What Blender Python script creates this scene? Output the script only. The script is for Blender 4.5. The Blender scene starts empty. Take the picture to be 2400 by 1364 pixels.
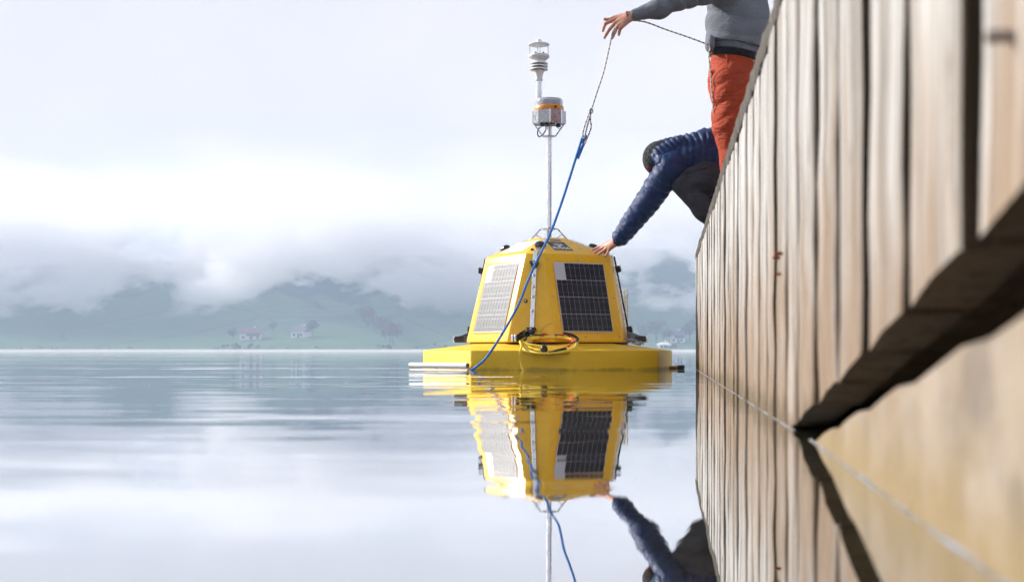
import bpy, math, random
import numpy as np
from mathutils import Vector, Matrix
R = math.radians
random.seed(7)
SC = bpy.context.scene
COL = SC.collection
# ------------------------------------------------------------------ camera, sky, sun, exposure
H = 0.116                    # lens height above the lake
F = 50.0 / 36.0              # focal length in frame widths
cam_d = bpy.data.cameras.new('camera'); cam = bpy.data.objects.new('camera', cam_d); COL.objects.link(cam)
cam.location = (0, 0, H); cam.rotation_euler = (R(90), 0, 0)
cam_d.lens = 50; cam_d.sensor_width = 36; cam_d.shift_y = 0.0579
cam_d.clip_start = 0.02; cam_d.clip_end = 9000
cam_d.dof.use_dof = True; cam_d.dof.focus_distance = 8.55; cam_d.dof.aperture_fstop = 6.3
SC.camera = cam
SUN_AZ, SUN_EL = R(-112), R(26)      # azimuth from the direction towards the camera, negative = to the left
sd = Vector((math.sin(SUN_AZ) * math.cos(SUN_EL), -math.cos(SUN_AZ) * math.cos(SUN_EL), math.sin(SUN_EL)))
W = bpy.data.worlds.new('World'); SC.world = W; W.use_nodes = True
nt = W.node_tree; nt.nodes.clear()
def wn(t, **k):
    n = nt.nodes.new(t)
    for a, b in k.items(): setattr(n, a, b)
    return n
out = wn('ShaderNodeOutputWorld'); bg = wn('ShaderNodeBackground')
sky = wn('ShaderNodeTexSky', sky_type='NISHITA', sun_disc=False)
sky.sun_elevation = SUN_EL; sky.sun_rotation = math.atan2(sd.x, sd.y); sky.air_density = 1.0; sky.dust_density = 2.0
# high morning cloud and fog: white towards the horizon, thinning overhead, alike in every direction
tc = wn('ShaderNodeTexCoord'); sep = wn('ShaderNodeSeparateXYZ'); nt.links.new(tc.outputs['Generated'], sep.inputs[0])
nz = wn('ShaderNodeTexNoise'); nz.inputs['Scale'].default_value = 3.2; nz.inputs['Detail'].default_value = 4; nz.inputs['Roughness'].default_value = .5
mpw = wn('ShaderNodeMapping'); mpw.inputs['Scale'].default_value = (1, 1, 1.5); mpw.inputs['Location'].default_value = (3.4, 1.1, .3)
nt.links.new(tc.outputs['Generated'], mpw.inputs[0]); nt.links.new(mpw.outputs[0], nz.inputs['Vector'])
mr = wn('ShaderNodeMapRange', interpolation_type='SMOOTHSTEP'); mr.inputs['From Min'].default_value = .05; mr.inputs['From Max'].default_value = .9
mr.inputs['To Min'].default_value = .97; mr.inputs['To Max'].default_value = .45
nt.links.new(sep.outputs['Z'], mr.inputs['Value'])
nr = wn('ShaderNodeMapRange'); nr.inputs['From Min'].default_value = .3; nr.inputs['From Max'].default_value = .7
nr.inputs['To Min'].default_value = -.26; nr.inputs['To Max'].default_value = .08
nt.links.new(nz.outputs['Fac'], nr.inputs['Value'])
ad = wn('ShaderNodeMath', operation='ADD', use_clamp=True); nt.links.new(mr.outputs[0], ad.inputs[0]); nt.links.new(nr.outputs[0], ad.inputs[1])
sb = wn('ShaderNodeVectorMath', operation='SCALE'); sb.inputs['Scale'].default_value = 0.06; nt.links.new(sky.outputs[0], sb.inputs[0])
mx = wn('ShaderNodeMix', data_type='RGBA'); nt.links.new(ad.outputs[0], mx.inputs['Factor']); nt.links.new(sb.outputs[0], mx.inputs['A'])
mx.inputs['B'].default_value = (.648, .612, .625, 1)
nt.links.new(mx.outputs['Result'], bg.inputs['Color']); bg.inputs['Strength'].default_value = 1.0
nt.links.new(bg.outputs[0], out.inputs['Surface'])
sun_d = bpy.data.lights.new('sun', 'SUN'); sun = bpy.data.objects.new('sun', sun_d); COL.objects.link(sun)
sun_d.energy = 5.0; sun_d.angle = R(1.0); sun_d.color = (1, .965, .91)
sun.rotation_euler = sd.to_track_quat('Z', 'Y').to_euler(); sun.location = sd * 40
vs = SC.view_settings
vs.view_transform = 'Standard'; vs.look = 'None'; vs.gamma = 1; vs.exposure = 0.64; vs.use_curve_mapping = False
SC.render.engine = 'CYCLES'
cy = SC.cycles
cy.use_denoising = True; cy.max_bounces = 12; cy.diffuse_bounces = 4; cy.glossy_bounces = 5; cy.transmission_bounces = 6
cy.transparent_max_bounces = 12; cy.volume_bounces = 5; cy.use_adaptive_sampling = True; cy.adaptive_threshold = .04; cy.adaptive_min_samples = 16
cy.caustics_reflective = False; cy.caustics_refractive = False; cy.sample_clamp_indirect = 6; cy.volume_max_steps = 256

# ------------------------------------------------------------------ helpers
def at(px, py, Y):
    """a point seen at (px, py) of the 2400 px photograph, standing Y metres away"""
    return np.array([(px - 1200) / (2400 * F) * Y, Y, H + (821 - py) / (2400 * F) * Y])
def tag(o, label=None, cat=None, group=None, kind=None):
    for k, v in (('label', label), ('category', cat), ('group', group), ('kind', kind)):
        if v: o[k] = v
    return o
def empty(name, loc=(0, 0, 0), rz=0):
    o = bpy.data.objects.new(name, None); COL.objects.link(o); o.location = loc; o.rotation_euler = (0, 0, rz); o.empty_display_size = .1
    return o
def link(name, me, mat, parent=None):
    o = bpy.data.objects.new(name, me); COL.objects.link(o)
    if mat is not None and not me.materials:
        for m in (mat if isinstance(mat, (list, tuple)) else [mat]): me.materials.append(m)
    if parent is not None: o.parent = parent
    return o
class MB:
    """collects vertices and faces of ONE piece"""
    def __init__(s): s.v = []; s.f = []; s.m = []
    def add(s, vs_, fs_, mi=0):
        b = len(s.v); s.v += [tuple(map(float, p)) for p in vs_]; s.f += [tuple(i + b for i in f) for f in fs_]; s.m += [mi] * len(fs_); return s
    def box(s, c, size, rot=None, mi=0):
        c = Vector(c); q = [Vector((x * size[0] / 2, y * size[1] / 2, z * size[2] / 2)) for x in (-1, 1) for y in (-1, 1) for z in (-1, 1)]
        if rot is not None: q = [rot @ p for p in q]
        return s.add([c + p for p in q], [(0, 1, 3, 2), (4, 6, 7, 5), (0, 4, 5, 1), (2, 3, 7, 6), (0, 2, 6, 4), (1, 5, 7, 3)], mi)
    def tube(s, pts, r, n=8, caps=True, mi=0, closed=False):
        pts = [Vector(p) for p in pts]; k = len(pts)
        rr = r if isinstance(r, (list, tuple, np.ndarray)) else [r] * k
        vs_ = []; fs_ = []; up = None
        for i, p in enumerate(pts):
            if closed: t = pts[(i + 1) % k] - pts[i - 1]
            else: t = pts[min(i + 1, k - 1)] - pts[max(i - 1, 0)]
            t = t.normalized() if t.length > 1e-9 else Vector((0, 0, 1))
            if up is None: up = t.orthogonal().normalized()
            else:
                up = up - t * up.dot(t); up = up.normalized() if up.length > 1e-6 else t.orthogonal().normalized()
            b = t.cross(up)
            for j in range(n):
                a = 2 * math.pi * j / n; vs_.append(p + (up * math.cos(a) + b * math.sin(a)) * rr[i])
        for i in range(k if closed else k - 1):
            for j in range(n):
                a, b2 = i * n + j, i * n + (j + 1) % n; c, d = ((i + 1) % k) * n + (j + 1) % n, ((i + 1) % k) * n + j
                fs_.append((a, b2, c, d))
        if caps and not closed: fs_ += [tuple(range(n))[::-1], tuple(range((k - 1) * n, k * n))]
        return s.add(vs_, fs_, mi)
    def lathe(s, prof, c=(0, 0, 0), n=24, mi=0, caps=True):
        c = Vector(c); vs_ = []; fs_ = []
        for r, z in prof:
            for j in range(n):
                a = 2 * math.pi * j / n; vs_.append(c + Vector((r * math.cos(a), r * math.sin(a), z)))
        for i in range(len(prof) - 1):
            for j in range(n): fs_.append((i * n + j, i * n + (j + 1) % n, (i + 1) * n + (j + 1) % n, (i + 1) * n + j))
        if caps: fs_ += [tuple(range(n))[::-1], tuple(range((len(prof) - 1) * n, len(prof) * n))]
        return s.add(vs_, fs_, mi)
    def loft(s, rings, caps=True, mi=0):
        n = len(rings[0]); vs_ = [p for r in rings for p in r]; fs_ = []
        for i in range(len(rings) - 1):
            for j in range(n): fs_.append((i * n + j, i * n + (j + 1) % n, (i + 1) * n + (j + 1) % n, (i + 1) * n + j))
        if caps: fs_ += [tuple(range(n))[::-1], tuple(range((len(rings) - 1) * n, len(rings) * n))]
        return s.add(vs_, fs_, mi)
    def mesh(s, name, org=(0, 0, 0), bevel=0, smooth=None, seg=2):
        import bmesh
        me = bpy.data.meshes.new(name)
        me.from_pydata([(x - org[0], y - org[1], z - org[2]) for x, y, z in s.v], [], s.f)
        me.polygons.foreach_set('material_index', s.m)
        bm = bmesh.new(); bm.from_mesh(me)
        bmesh.ops.recalc_face_normals(bm, faces=bm.faces)
        if bevel:
            es = [e for e in bm.edges if len(e.link_faces) == 2 and e.calc_face_angle(0) > .3]
            bmesh.ops.bevel(bm, geom=es, offset=bevel, segments=seg, profile=.5, affect='EDGES', clamp_overlap=True)
        bm.to_mesh(me); bm.free(); me.update()
        if smooth is not None:
            me.polygons.foreach_set('use_smooth', [True] * len(me.polygons))
            me.set_sharp_from_angle(angle=R(smooth))
        return me
    def build(s, name, mat, parent=None, org=(0, 0, 0), bevel=0, smooth=None, seg=2):
        return link(name, s.mesh(name, org, bevel, smooth, seg), mat, parent)
def spline(pts, n=8):
    """Catmull-Rom through points"""
    p = [np.array(q, float) for q in pts]; p = [2 * p[0] - p[1]] + p + [2 * p[-1] - p[-2]]; o = []
    for i in range(1, len(p) - 2):
        for t in np.linspace(0, 1, n, endpoint=False):
            a, b, c, d = p[i - 1:i + 3]
            o.append(.5 * (2 * b + (c - a) * t + (2 * a - 5 * b + 4 * c - d) * t * t + (3 * b - a - 3 * c + d) * t ** 3))
    return o + [p[-2]]
def copy_tree(o, parent=None):
    c = o.copy(); COL.objects.link(c); c.parent = parent
    for ch in list(o.children): copy_tree(ch, c)
    return c

# ---- smooth bodies: distance field -> surface-net mesh
def smin(a, b, k):
    h = np.clip(.5 + .5 * (b - a) / k, 0, 1); return b + (a - b) * h - k * h * (1 - h)
def cone(P, a, b, ra, rb, sq=None, puff=None, pw=.5):
    """capsule with two radii; sq = (direction, factor) flattens the section; puff = (count, height[, phase]) quilts along it"""
    a = np.asarray(a, float); b = np.asarray(b, float); d = b - a; L2 = d @ d
    Q = P - a; t = np.clip(Q @ d / L2, 0, 1)
    E = Q - t[..., None] * d
    if sq is not None:
        u = np.asarray(sq[0], float); u = u / np.linalg.norm(u); e = E @ u
        E = E + ((1 / sq[1] - 1) * e)[..., None] * u
    D = np.sqrt((E * E).sum(-1)) - (ra + (rb - ra) * t)
    if puff is not None:
        tt = Q @ d / L2 + (puff[3] * (E @ np.asarray(puff[4])) if len(puff) > 3 else 0)
        ph = puff[2] if len(puff) > 2 else 0
        D = D - puff[1] * (np.abs(np.sin(np.pi * (tt * puff[0] + ph))) ** pw - .5)
    return D
def ell(P, c, r, rot=None):
    Q = P - np.asarray(c, float)
    if rot is not None: Q = Q @ np.array(rot)          # columns = local axes
    q = Q / np.asarray(r, float); k0 = np.sqrt((q * q).sum(-1)); q2 = q / np.asarray(r, float); k1 = np.sqrt((q2 * q2).sum(-1)) + 1e-9
    return k0 * (k0 - 1) / k1
def wob(P, s, seed=0):
    """smooth wrinkle field, about -1..1"""
    rs = np.random.RandomState(seed); o = 0
    for i in range(6):
        w = rs.normal(size=3); w = w / np.linalg.norm(w) * s * (.7 + .9 * rs.rand()); o = o + np.sin(P @ w + rs.rand() * 6.28 + 1.5 * np.sin(P @ (rs.normal(size=3) * s * .5)))
    return o / 3.5
def net(fn, lo, hi, h):
    lo = np.asarray(lo, float); hi = np.asarray(hi, float); n = np.ceil((hi - lo) / h).astype(int) + 1
    ax = [lo[i] + h * np.arange(n[i]) for i in range(3)]
    G = np.stack(np.meshgrid(*ax, indexing='ij'), -1)
    V = fn(G); S = V < 0
    c = [(i, j, k) for i in (0, 1) for j in (0, 1) for k in (0, 1)]
    sl = lambda A, o: A[o[0]:n[0] - 1 + o[0], o[1]:n[1] - 1 + o[1], o[2]:n[2] - 1 + o[2]]
    cnt = sum(sl(S, o).astype(int) for o in c); act = (cnt > 0) & (cnt < 8)
    I = np.argwhere(act); idx = -np.ones(act.shape, int); idx[act] = np.arange(len(I))
    acc = np.zeros((len(I), 3)); w = np.zeros(len(I))
    for a in c:
        for d in range(3):
            if a[d]: continue
            b = list(a); b[d] = 1
            ia = I + np.array(a); ib = I + np.array(b)
            va = V[ia[:, 0], ia[:, 1], ia[:, 2]]; vb = V[ib[:, 0], ib[:, 1], ib[:, 2]]
            m = (va < 0) != (vb < 0); t = np.where(m, va / np.where(m, va - vb, 1), 0)
            p = np.array(a) + t[:, None] * (np.array(b) - np.array(a)); acc += p * m[:, None]; w += m
    pos = lo + h * (I + acc / w[:, None])
    F_ = []
    for d in range(3):
        e1, e2 = [(1, 2), (2, 0), (0, 1)][d]
        A = [slice(None)] * 3; B = [slice(None)] * 3; A[d] = slice(0, -1); B[d] = slice(1, None)
        s0 = S[tuple(A)]; s1 = S[tuple(B)]
        E_ = np.argwhere(s0 != s1)
        ok = (E_[:, e1] > 0) & (E_[:, e2] > 0) & (E_[:, e1] < n[e1] - 1) & (E_[:, e2] < n[e2] - 1)
        E_ = E_[ok]
        def g(o1, o2):
            q = E_.copy(); q[:, e1] -= o1; q[:, e2] -= o2; return idx[q[:, 0], q[:, 1], q[:, 2]]
        quad = np.stack([g(1, 1), g(0, 1), g(0, 0), g(1, 0)], 1)
        fl = ~s0[E_[:, 0], E_[:, 1], E_[:, 2]]
        quad[fl] = quad[fl][:, ::-1]; F_.append(quad)
    F_ = np.concatenate(F_); F_ = F_[(F_ >= 0).all(1)]
    return pos, F_
def body_mesh(name, parts, org):
    vs_ = []; fs_ = []; b = 0
    for v, f in parts: vs_.append(v - np.asarray(org)); fs_.append(f + b); b += len(v)
    v = np.concatenate(vs_); f = np.concatenate(fs_)
    me = bpy.data.meshes.new(name); me.from_pydata(v.tolist(), [], f.tolist())
    me.polygons.foreach_set('use_smooth', [True] * len(me.polygons)); me.update(); return me

# ---- materials
class NM:
    def __init__(s, name):
        s.m = bpy.data.materials.new(name); s.m.use_nodes = True; s.t = s.m.node_tree; s.t.nodes.clear()
        s.o = s.n('ShaderNodeOutputMaterial'); s.b = None
    def n(s, t, **k):
        x = s.t.nodes.new(t)
        for a, b in k.items():
            if a.startswith('i_'): x.inputs[a[2:].replace('_', ' ')].default_value = b
            else: setattr(x, a, b)
        return x
    def l(s, a, b): s.t.links.new(a, b)
    def bsdf(s, col, rough=.5, metal=0, spec=.5):
        s.b = s.n('ShaderNodeBsdfPrincipled'); s.b.inputs['Base Color'].default_value = (*col, 1); s.b.inputs['Roughness'].default_value = rough
        s.b.inputs['Metallic'].default_value = metal; s.b.inputs['Specular IOR Level'].default_value = spec
        s.l(s.b.outputs[0], s.o.inputs['Surface']); return s.b
    def coord(s, kind='Object', scale=(1, 1, 1), loc=None):
        c = s.n('ShaderNodeTexCoord'); mp = s.n('ShaderNodeMapping'); mp.inputs['Scale'].default_value = scale
        s.l(c.outputs[kind], mp.inputs[0])
        if loc is not None: s.l(loc, mp.inputs['Location'])
        return mp.outputs[0]
    def noise(s, vec, scale, detail=3, rough=.5, dist=0):
        x = s.n('ShaderNodeTexNoise'); x.inputs['Scale'].default_value = scale; x.inputs['Detail'].default_value = detail
        x.inputs['Roughness'].default_value = rough; x.inputs['Distortion'].default_value = dist; s.l(vec, x.inputs['Vector']); return x.outputs['Fac']
    def ramp(s, fac, stops):
        x = s.n('ShaderNodeValToRGB'); cr = x.color_ramp
        while len(cr.elements) < len(stops): cr.elements.new(.5)
        for e, (p, c) in zip(cr.elements, stops): e.position = p; e.color = (*c, 1) if len(c) == 3 else c
        s.l(fac, x.inputs[0]); return x.outputs[0]
    def mix(s, fac, a, b, mode='MIX'):
        x = s.n('ShaderNodeMix', data_type='RGBA', blend_type=mode)
        for sock, v in ((x.inputs['Factor'], fac), (x.inputs['A'], a), (x.inputs['B'], b)):
            if isinstance(v, bpy.types.NodeSocket): s.l(v, sock)
            else: sock.default_value = (*v, 1) if isinstance(v, tuple) and len(v) == 3 else v
        return x.outputs['Result']
    def maprange(s, v, a, b, c, d, smooth=False):
        x = s.n('ShaderNodeMapRange', interpolation_type='SMOOTHSTEP' if smooth else 'LINEAR')
        for i, q in zip(('From Min', 'From Max', 'To Min', 'To Max'), (a, b, c, d)): x.inputs[i].default_value = q
        s.l(v, x.inputs['Value']); return x.outputs[0]
    def math(s, op, a, b=0, clamp=False):
        x = s.n('ShaderNodeMath', operation=op, use_clamp=clamp)
        for i, v in enumerate((a, b)):
            if isinstance(v, bpy.types.NodeSocket): s.l(v, x.inputs[i])
            else: x.inputs[i].default_value = v
        return x.outputs[0]
    def bump(s, h, strength=.3, dist=.01):
        x = s.n('ShaderNodeBump'); x.inputs['Strength'].default_value = strength; x.inputs['Distance'].default_value = dist
        s.l(h, x.inputs['Height']); s.l(x.outputs[0], s.b.inputs['Normal']); return x
def plain(name, col, rough=.5, metal=0, var=.12, vs_=6, bump=None, spec=.5, coat=0):
    m = NM(name); b = m.bsdf(col, rough, metal, spec); v = m.coord()
    f = m.noise(v, vs_, 4, .6)
    m.l(m.mix(m.maprange(f, .3, .7, 0, 1), tuple(c * (1 - var) for c in col), tuple(min(1, c * (1 + var)) for c in col)), b.inputs['Base Color'])
    m.l(m.maprange(m.noise(v, vs_ * 3, 3), .3, .7, max(0, rough - .08), min(1, rough + .08)), b.inputs['Roughness'])
    if coat: b.inputs['Coat Weight'].default_value = coat; b.inputs['Coat Roughness'].default_value = .15
    if bump: m.bump(m.noise(v, bump[0], 3, .6), bump[1], bump[2])
    return m.m

# ------------------------------------------------------------------ lake
def water_material():
    m = NM('lake_water'); m.b = None
    g = m.n('ShaderNodeBsdfGlossy'); g.inputs['Roughness'].default_value = 0.012; g.inputs['Color'].default_value = (.97, .975, .98, 1)
    d = m.n('ShaderNodeBsdfDiffuse'); d.inputs['Color'].default_value = (.045, .042, .026, 1)
    geo = m.n('ShaderNodeNewGeometry'); P = geo.outputs['Position']
    def mp(sc, rot=0):
        x = m.n('ShaderNodeMapping'); x.inputs['Scale'].default_value = sc; x.inputs['Rotation'].default_value = (0, 0, rot); m.l(P, x.inputs[0]); return x.outputs[0]
    # surface slopes: low swell, ripples that come in patches, finer cat's paws; long crests lie across the view
    sx = m.n('ShaderNodeSeparateXYZ'); m.l(P, sx.inputs[0]); Y = sx.outputs['Y']
    def slope(sc, rot, amp, det=2):
        x = m.n('ShaderNodeTexNoise'); x.inputs['Scale'].default_value = 1; x.inputs['Detail'].default_value = det; x.inputs['Roughness'].default_value = .55
        m.l(mp(sc, rot), x.inputs['Vector'])
        v1 = m.n('ShaderNodeVectorMath', operation='SUBTRACT'); m.l(x.outputs['Color'], v1.inputs[0]); v1.inputs[1].default_value = (.5, .5, .5)
        v2 = m.n('ShaderNodeVectorMath', operation='MULTIPLY'); m.l(v1.outputs[0], v2.inputs[0]); v2.inputs[1].default_value = (amp * .35, amp, 0); return v2.outputs[0]
    def vadd(a, b_): x = m.n('ShaderNodeVectorMath', operation='ADD'); m.l(a, x.inputs[0]); m.l(b_, x.inputs[1]); return x.outputs[0]
    def vsc(a, k): x = m.n('ShaderNodeVectorMath', operation='SCALE'); m.l(a, x.inputs[0]); m.l(k, x.inputs['Scale']); return x.outputs[0]
    patch = m.maprange(m.noise(mp((.10, .75, 1), .04), 1.0, 3, .6), .50, .60, .03, 1, True)
    calm = m.maprange(Y, .4, 5.0, .16, 1)      # the sheltered water close to the quay lies calmer
    wall = m.maprange(m.math('SUBTRACT', m.math('ADD', m.math('MULTIPLY', Y, .108), .19), sx.outputs['X']), 0.0, .8, .3, 1, True)
    k1 = m.math('MULTIPLY', calm, wall); k2 = m.math('MULTIPLY', k1, patch)
    S = vsc(slope((.5, 1.2, 1), .1, .012), k1)
    S = vadd(S, vsc(slope((3.0, 9, 1), .03, .042), m.math('MULTIPLY', wall, m.maprange(Y, .5, 3.0, .8, 1))))
    S = vadd(S, vsc(slope((1.0, 4.2, 1), -.06, .24), k2))
    S = vadd(S, vsc(slope((3.5, 15, 1), .05, .16), k2))
    # rings spreading from the floating pipe
    def ring(c, wl, amp, reach):
        d0 = m.n('ShaderNodeVectorMath', operation='SUBTRACT'); m.l(P, d0.inputs[0]); d0.inputs[1].default_value = c
        ln = m.n('ShaderNodeVectorMath', operation='LENGTH'); m.l(d0.outputs[0], ln.inputs[0]); D = ln.outputs['Value']
        nn_ = m.n('ShaderNodeVectorMath', operation='NORMALIZE'); m.l(d0.outputs[0], nn_.inputs[0])
        w = m.math('MULTIPLY', m.math('SINE', m.math('MULTIPLY', D, 6.283 / wl)), m.math('MULTIPLY', m.maprange(D, .1, reach, 1, 0, True), amp)); return vsc(nn_.outputs[0], w)
    S = vadd(S, ring((-.6, 8.55, 0), .21, .011, 3.2)); S = vadd(S, ring((1.05, 8.85, 0), .18, .008, 1.5))
    up_ = m.n('ShaderNodeVectorMath', operation='ADD'); m.l(S, up_.inputs[0]); up_.inputs[1].default_value = (0, 0, 1)
    nrm = m.n('ShaderNodeVectorMath', operation='NORMALIZE'); m.l(up_.outputs[0], nrm.inputs[0])
    m.l(nrm.outputs[0], g.inputs['Normal'])
    fr = m.n('ShaderNodeFresnel'); fr.inputs['IOR'].default_value = 1.33
    k = m.math('POWER', fr.outputs[0], .22)
    mxs = m.n('ShaderNodeMixShader'); m.l(k, mxs.inputs[0]); m.l(d.outputs[0], mxs.inputs[1]); m.l(g.outputs[0], mxs.inputs[2])
    m.l(mxs.outputs[0], m.o.inputs['Surface']); return m.m
b = MB(); b.add([(-1590, -400, 0), (1590, -400, 0), (1590, 1000, 0), (-1590, 1000, 0)], [(0, 1, 2, 3)])
tag(b.build('lake_water', water_material()), 'calm grey blue lake surface with fine ripples', 'water', kind='structure')

# ------------------------------------------------------------------ far shore
def hill_z(x, y):
    x = np.asarray(x, float); y = np.asarray(y, float)
    sh = 640 + 14 * np.sin(x / 90) + 9 * np.sin(x / 37 + 1)
    d = np.maximum(y - sh, -30)
    z = np.where(d < 0, d * .12, .055 * d + .00042 * d * d)
    z = np.minimum(z, 40 + .42 * (z - 40)) if False else z
    roll = 5 * np.sin(x / 75 + .4) * np.sin(y / 90) + 9 * np.sin(x / 160 + 2) * np.sin(y / 130 + 1) + 2 * np.sin(x / 31 + y / 40)
    z = z + roll * np.clip(d / 160, 0, 1)
    cap = 66 + 9 * np.sin(x / 180 + 1.2) + 4 * np.sin(x / 70)
    return cap - np.log1p(np.exp((cap - z) / 12)) * 12
def terrain():
    xs = np.concatenate([np.linspace(-1500, -560, 24), np.linspace(-540, 560, 180), np.linspace(580, 1500, 24)])
    ys = np.concatenate([np.linspace(610, 900, 90), np.linspace(906, 1400, 50)])
    X, Y = np.meshgrid(xs, ys, indexing='ij'); Z = hill_z(X, Y)
    n, k = X.shape; idx = np.arange(n * k).reshape(n, k)
    q = np.stack([idx[:-1, :-1], idx[1:, :-1], idx[1:, 1:], idx[:-1, 1:]], -1).reshape(-1, 4)
    me = bpy.data.meshes.new('hillside'); me.from_pydata(np.stack([X, Y, Z], -1).reshape(-1, 3).tolist(), [], q.tolist())
    me.polygons.foreach_set('use_smooth', [True] * len(me.polygons)); return me
m = NM('meadow'); bs = m.bsdf((.06, .12, .03), .9, 0, .2); v = m.coord('Object')
f1 = m.noise(v, .012, 4, .6, .6); f2 = m.noise(v, .09, 3, .6)
mead = m.mix(m.maprange(f2, .3, .7, 0, 1), (.04, .105, .04), (.07, .14, .05))
vr = m.n('ShaderNodeTexVoronoi', feature='DISTANCE_TO_EDGE'); vr.inputs['Scale'].default_value = .011; m.l(v, vr.inputs['Vector'])
mead = m.mix(m.maprange(vr.outputs['Distance'], .010, .025, .45, 0), mead, (.025, .05, .025))      # hedges between the fields
gx = m.n('ShaderNodeSeparateXYZ'); m.l(v, gx.inputs[0])
up = m.maprange(gx.outputs['Z'], 14, 52, -.22, .2)      # woods take over from the meadows higher up
wood = m.maprange(m.math('ADD', f1, up), .5, .56, 0, 1, True)
m.l(m.mix(wood, mead, (.018, .04, .026)), bs.inputs['Base Color'])
tag(link('hillside', terrain(), m.m), 'green meadow hillside rising beyond the lake', 'hill', kind='structure')

# ---- trees and houses over there
LEAFM = {k: plain('leaves_' + k, c, .9, 0, .3, .4, spec=.1) for k, c in
         dict(green=(.04, .08, .025), pale=(.11, .13, .05), rust=(.12, .085, .03)).items()}
BARK = plain('bark', (.05, .04, .03), .9)
def tree_mesh(seed, hgt, rad):
    rs = random.Random(seed); tr = MB()
    tr.tube([(0, 0, -1.5), (.05, 0, hgt * .3), (.12, .05, hgt * .62)], [hgt * .03, hgt * .022, hgt * .008], 6)
    tips = []
    for i in range(6):
        a = i * 1.05 + rs.random(); z0 = hgt * (.28 + .05 * i); e = (math.cos(a) * rad * .6, math.sin(a) * rad * .6, z0 + hgt * .2)
        tr.tube([(.05, 0, z0), e], [hgt * .012, hgt * .004], 5); tips.append(e)
    lf = MB()
    for i in range(420):
        t = Vector(rs.choice(tips)) if rs.random() < .6 else Vector((0, 0, hgt * .62))
        while True:
            u = Vector((rs.uniform(-1, 1), rs.uniform(-1, 1), rs.uniform(-1, 1)))
            if u.length < 1: break
        p = t + Vector((u.x * rad * .5, u.y * rad * .5, u.z * hgt * .24)); s = rs.uniform(.25, .6) * rad * .32
        ax = Vector((rs.uniform(-1, 1), rs.uniform(-1, 1), rs.uniform(-.4, 1))).normalized(); o = ax.orthogonal().normalized() * s; q = ax.cross(o)
        lf.add([p + o, p + q, p - o, p - q * .9], [(0, 1, 2, 3)])
    return tr.mesh('trunk'), lf.mesh('crown')
TREES = [tree_mesh(i, 9 + i, 3.2 + .4 * i) for i in range(3)]
def tree(name, px, Y, sc, kind, label, group, i):
    x = (px - 1200) / (2400 * F) * Y
    o = empty(name, (x, Y, float(hill_z(x, Y))), i * 1.3); o.scale = (sc,) * 3
    t, c = TREES[i % 3]; tr = link('trunk', t, BARK, o)
    c2 = c if kind == 'green' else (CROWNS.setdefault((i % 3, kind), c.copy()))
    if kind != 'green': c2.materials.clear(); c2.materials.append(LEAFM[kind])
    link('crown', c2, LEAFM['green'], o); tag(o, label, 'tree', group); return o
CROWNS = {}
for i in range(9):
    tree('hedgerow_tree', 845 + i * 9.5 + (i % 2) * 3, 760 - i * 11, .85 + .12 * (i % 3), 'rust' if i % 3 else 'pale',
         'rusty autumn tree, %s from the top of the far meadow hedgerow' % ('first', 'second', 'third', 'fourth', 'fifth', 'sixth', 'seventh', 'eighth', 'last')[i], 'autumn hedgerow across the lake', i)
tree('broadleaf_tree', 1512, 690, 1.25, 'pale', 'pale broad tree on the far shore between buoy and quay, the one nearer the buoy', 'pair of pale trees', 0)
tree('broadleaf_tree', 1538, 692, 1.25, 'pale', 'pale broad tree on the far shore between buoy and quay, the one nearer the quay', 'pair of pale trees', 1)
tree('broadleaf_tree', 1563, 684, .75, 'rust', 'small rusty tree beside the far house near the quay', None, 2)
tree('broadleaf_tree', 1617, 690, 1.1, 'green', 'dark green tree on the far shore, hard against the quay corner', None, 1)
tree('broadleaf_tree', 545, 700, .7, 'green', 'dark tree beside the red roofed far farmhouse', None, 0)
tree('broadleaf_tree', 733, 705, .8, 'green', 'dark tree behind the far white house', None, 2)
tree('broadleaf_tree', 640, 720, .55, 'green', 'small dark tree standing between the two far houses', None, 1)
sb_ = MB(); rs_ = random.Random(12)
for i in range(150):
    x0 = rs_.uniform(-330, 330); y0 = 640 + 14 * math.sin(x0 / 90) + 9 * math.sin(x0 / 37 + 1) + rs_.uniform(1, 9); h_ = rs_.choice((.8, 1.2, 1.6, 2.6)); z0 = float(hill_z(x0, y0))
    for j in range(9):
        p = Vector((x0 + rs_.uniform(-1, 1) * h_ * 1.5, y0 + rs_.uniform(-1, 1) * h_, z0 + rs_.random() * h_)); ax_ = Vector((rs_.uniform(-1, 1), rs_.uniform(-1, 1), rs_.uniform(-.3, 1))).normalized(); o_ = ax_.orthogonal().normalized() * h_ * rs_.uniform(.25, .5); q_ = ax_.cross(o_)
        sb_.add([p + o_, p + q_, p - o_, p - q_], [(0, 1, 2, 3)])
tag(sb_.build('shore_undergrowth', plain('undergrowth', (.05, .065, .03), .9, 0, .4, .05)), 'dark undergrowth fringing the far shore', 'undergrowth', kind='stuff')
PLASTER = plain('pale_plaster', (.72, .70, .66), .8); ROOFR = plain('red_roof_tile', (.16, .085, .07), .8); ROOFD = plain('dark_roof_tile', (.09, .08, .09), .8)
WOODD = plain('dark_timber', (.12, .075, .05), .8); GLASSD = plain('dark_window', (.03, .035, .04), .2)
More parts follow.
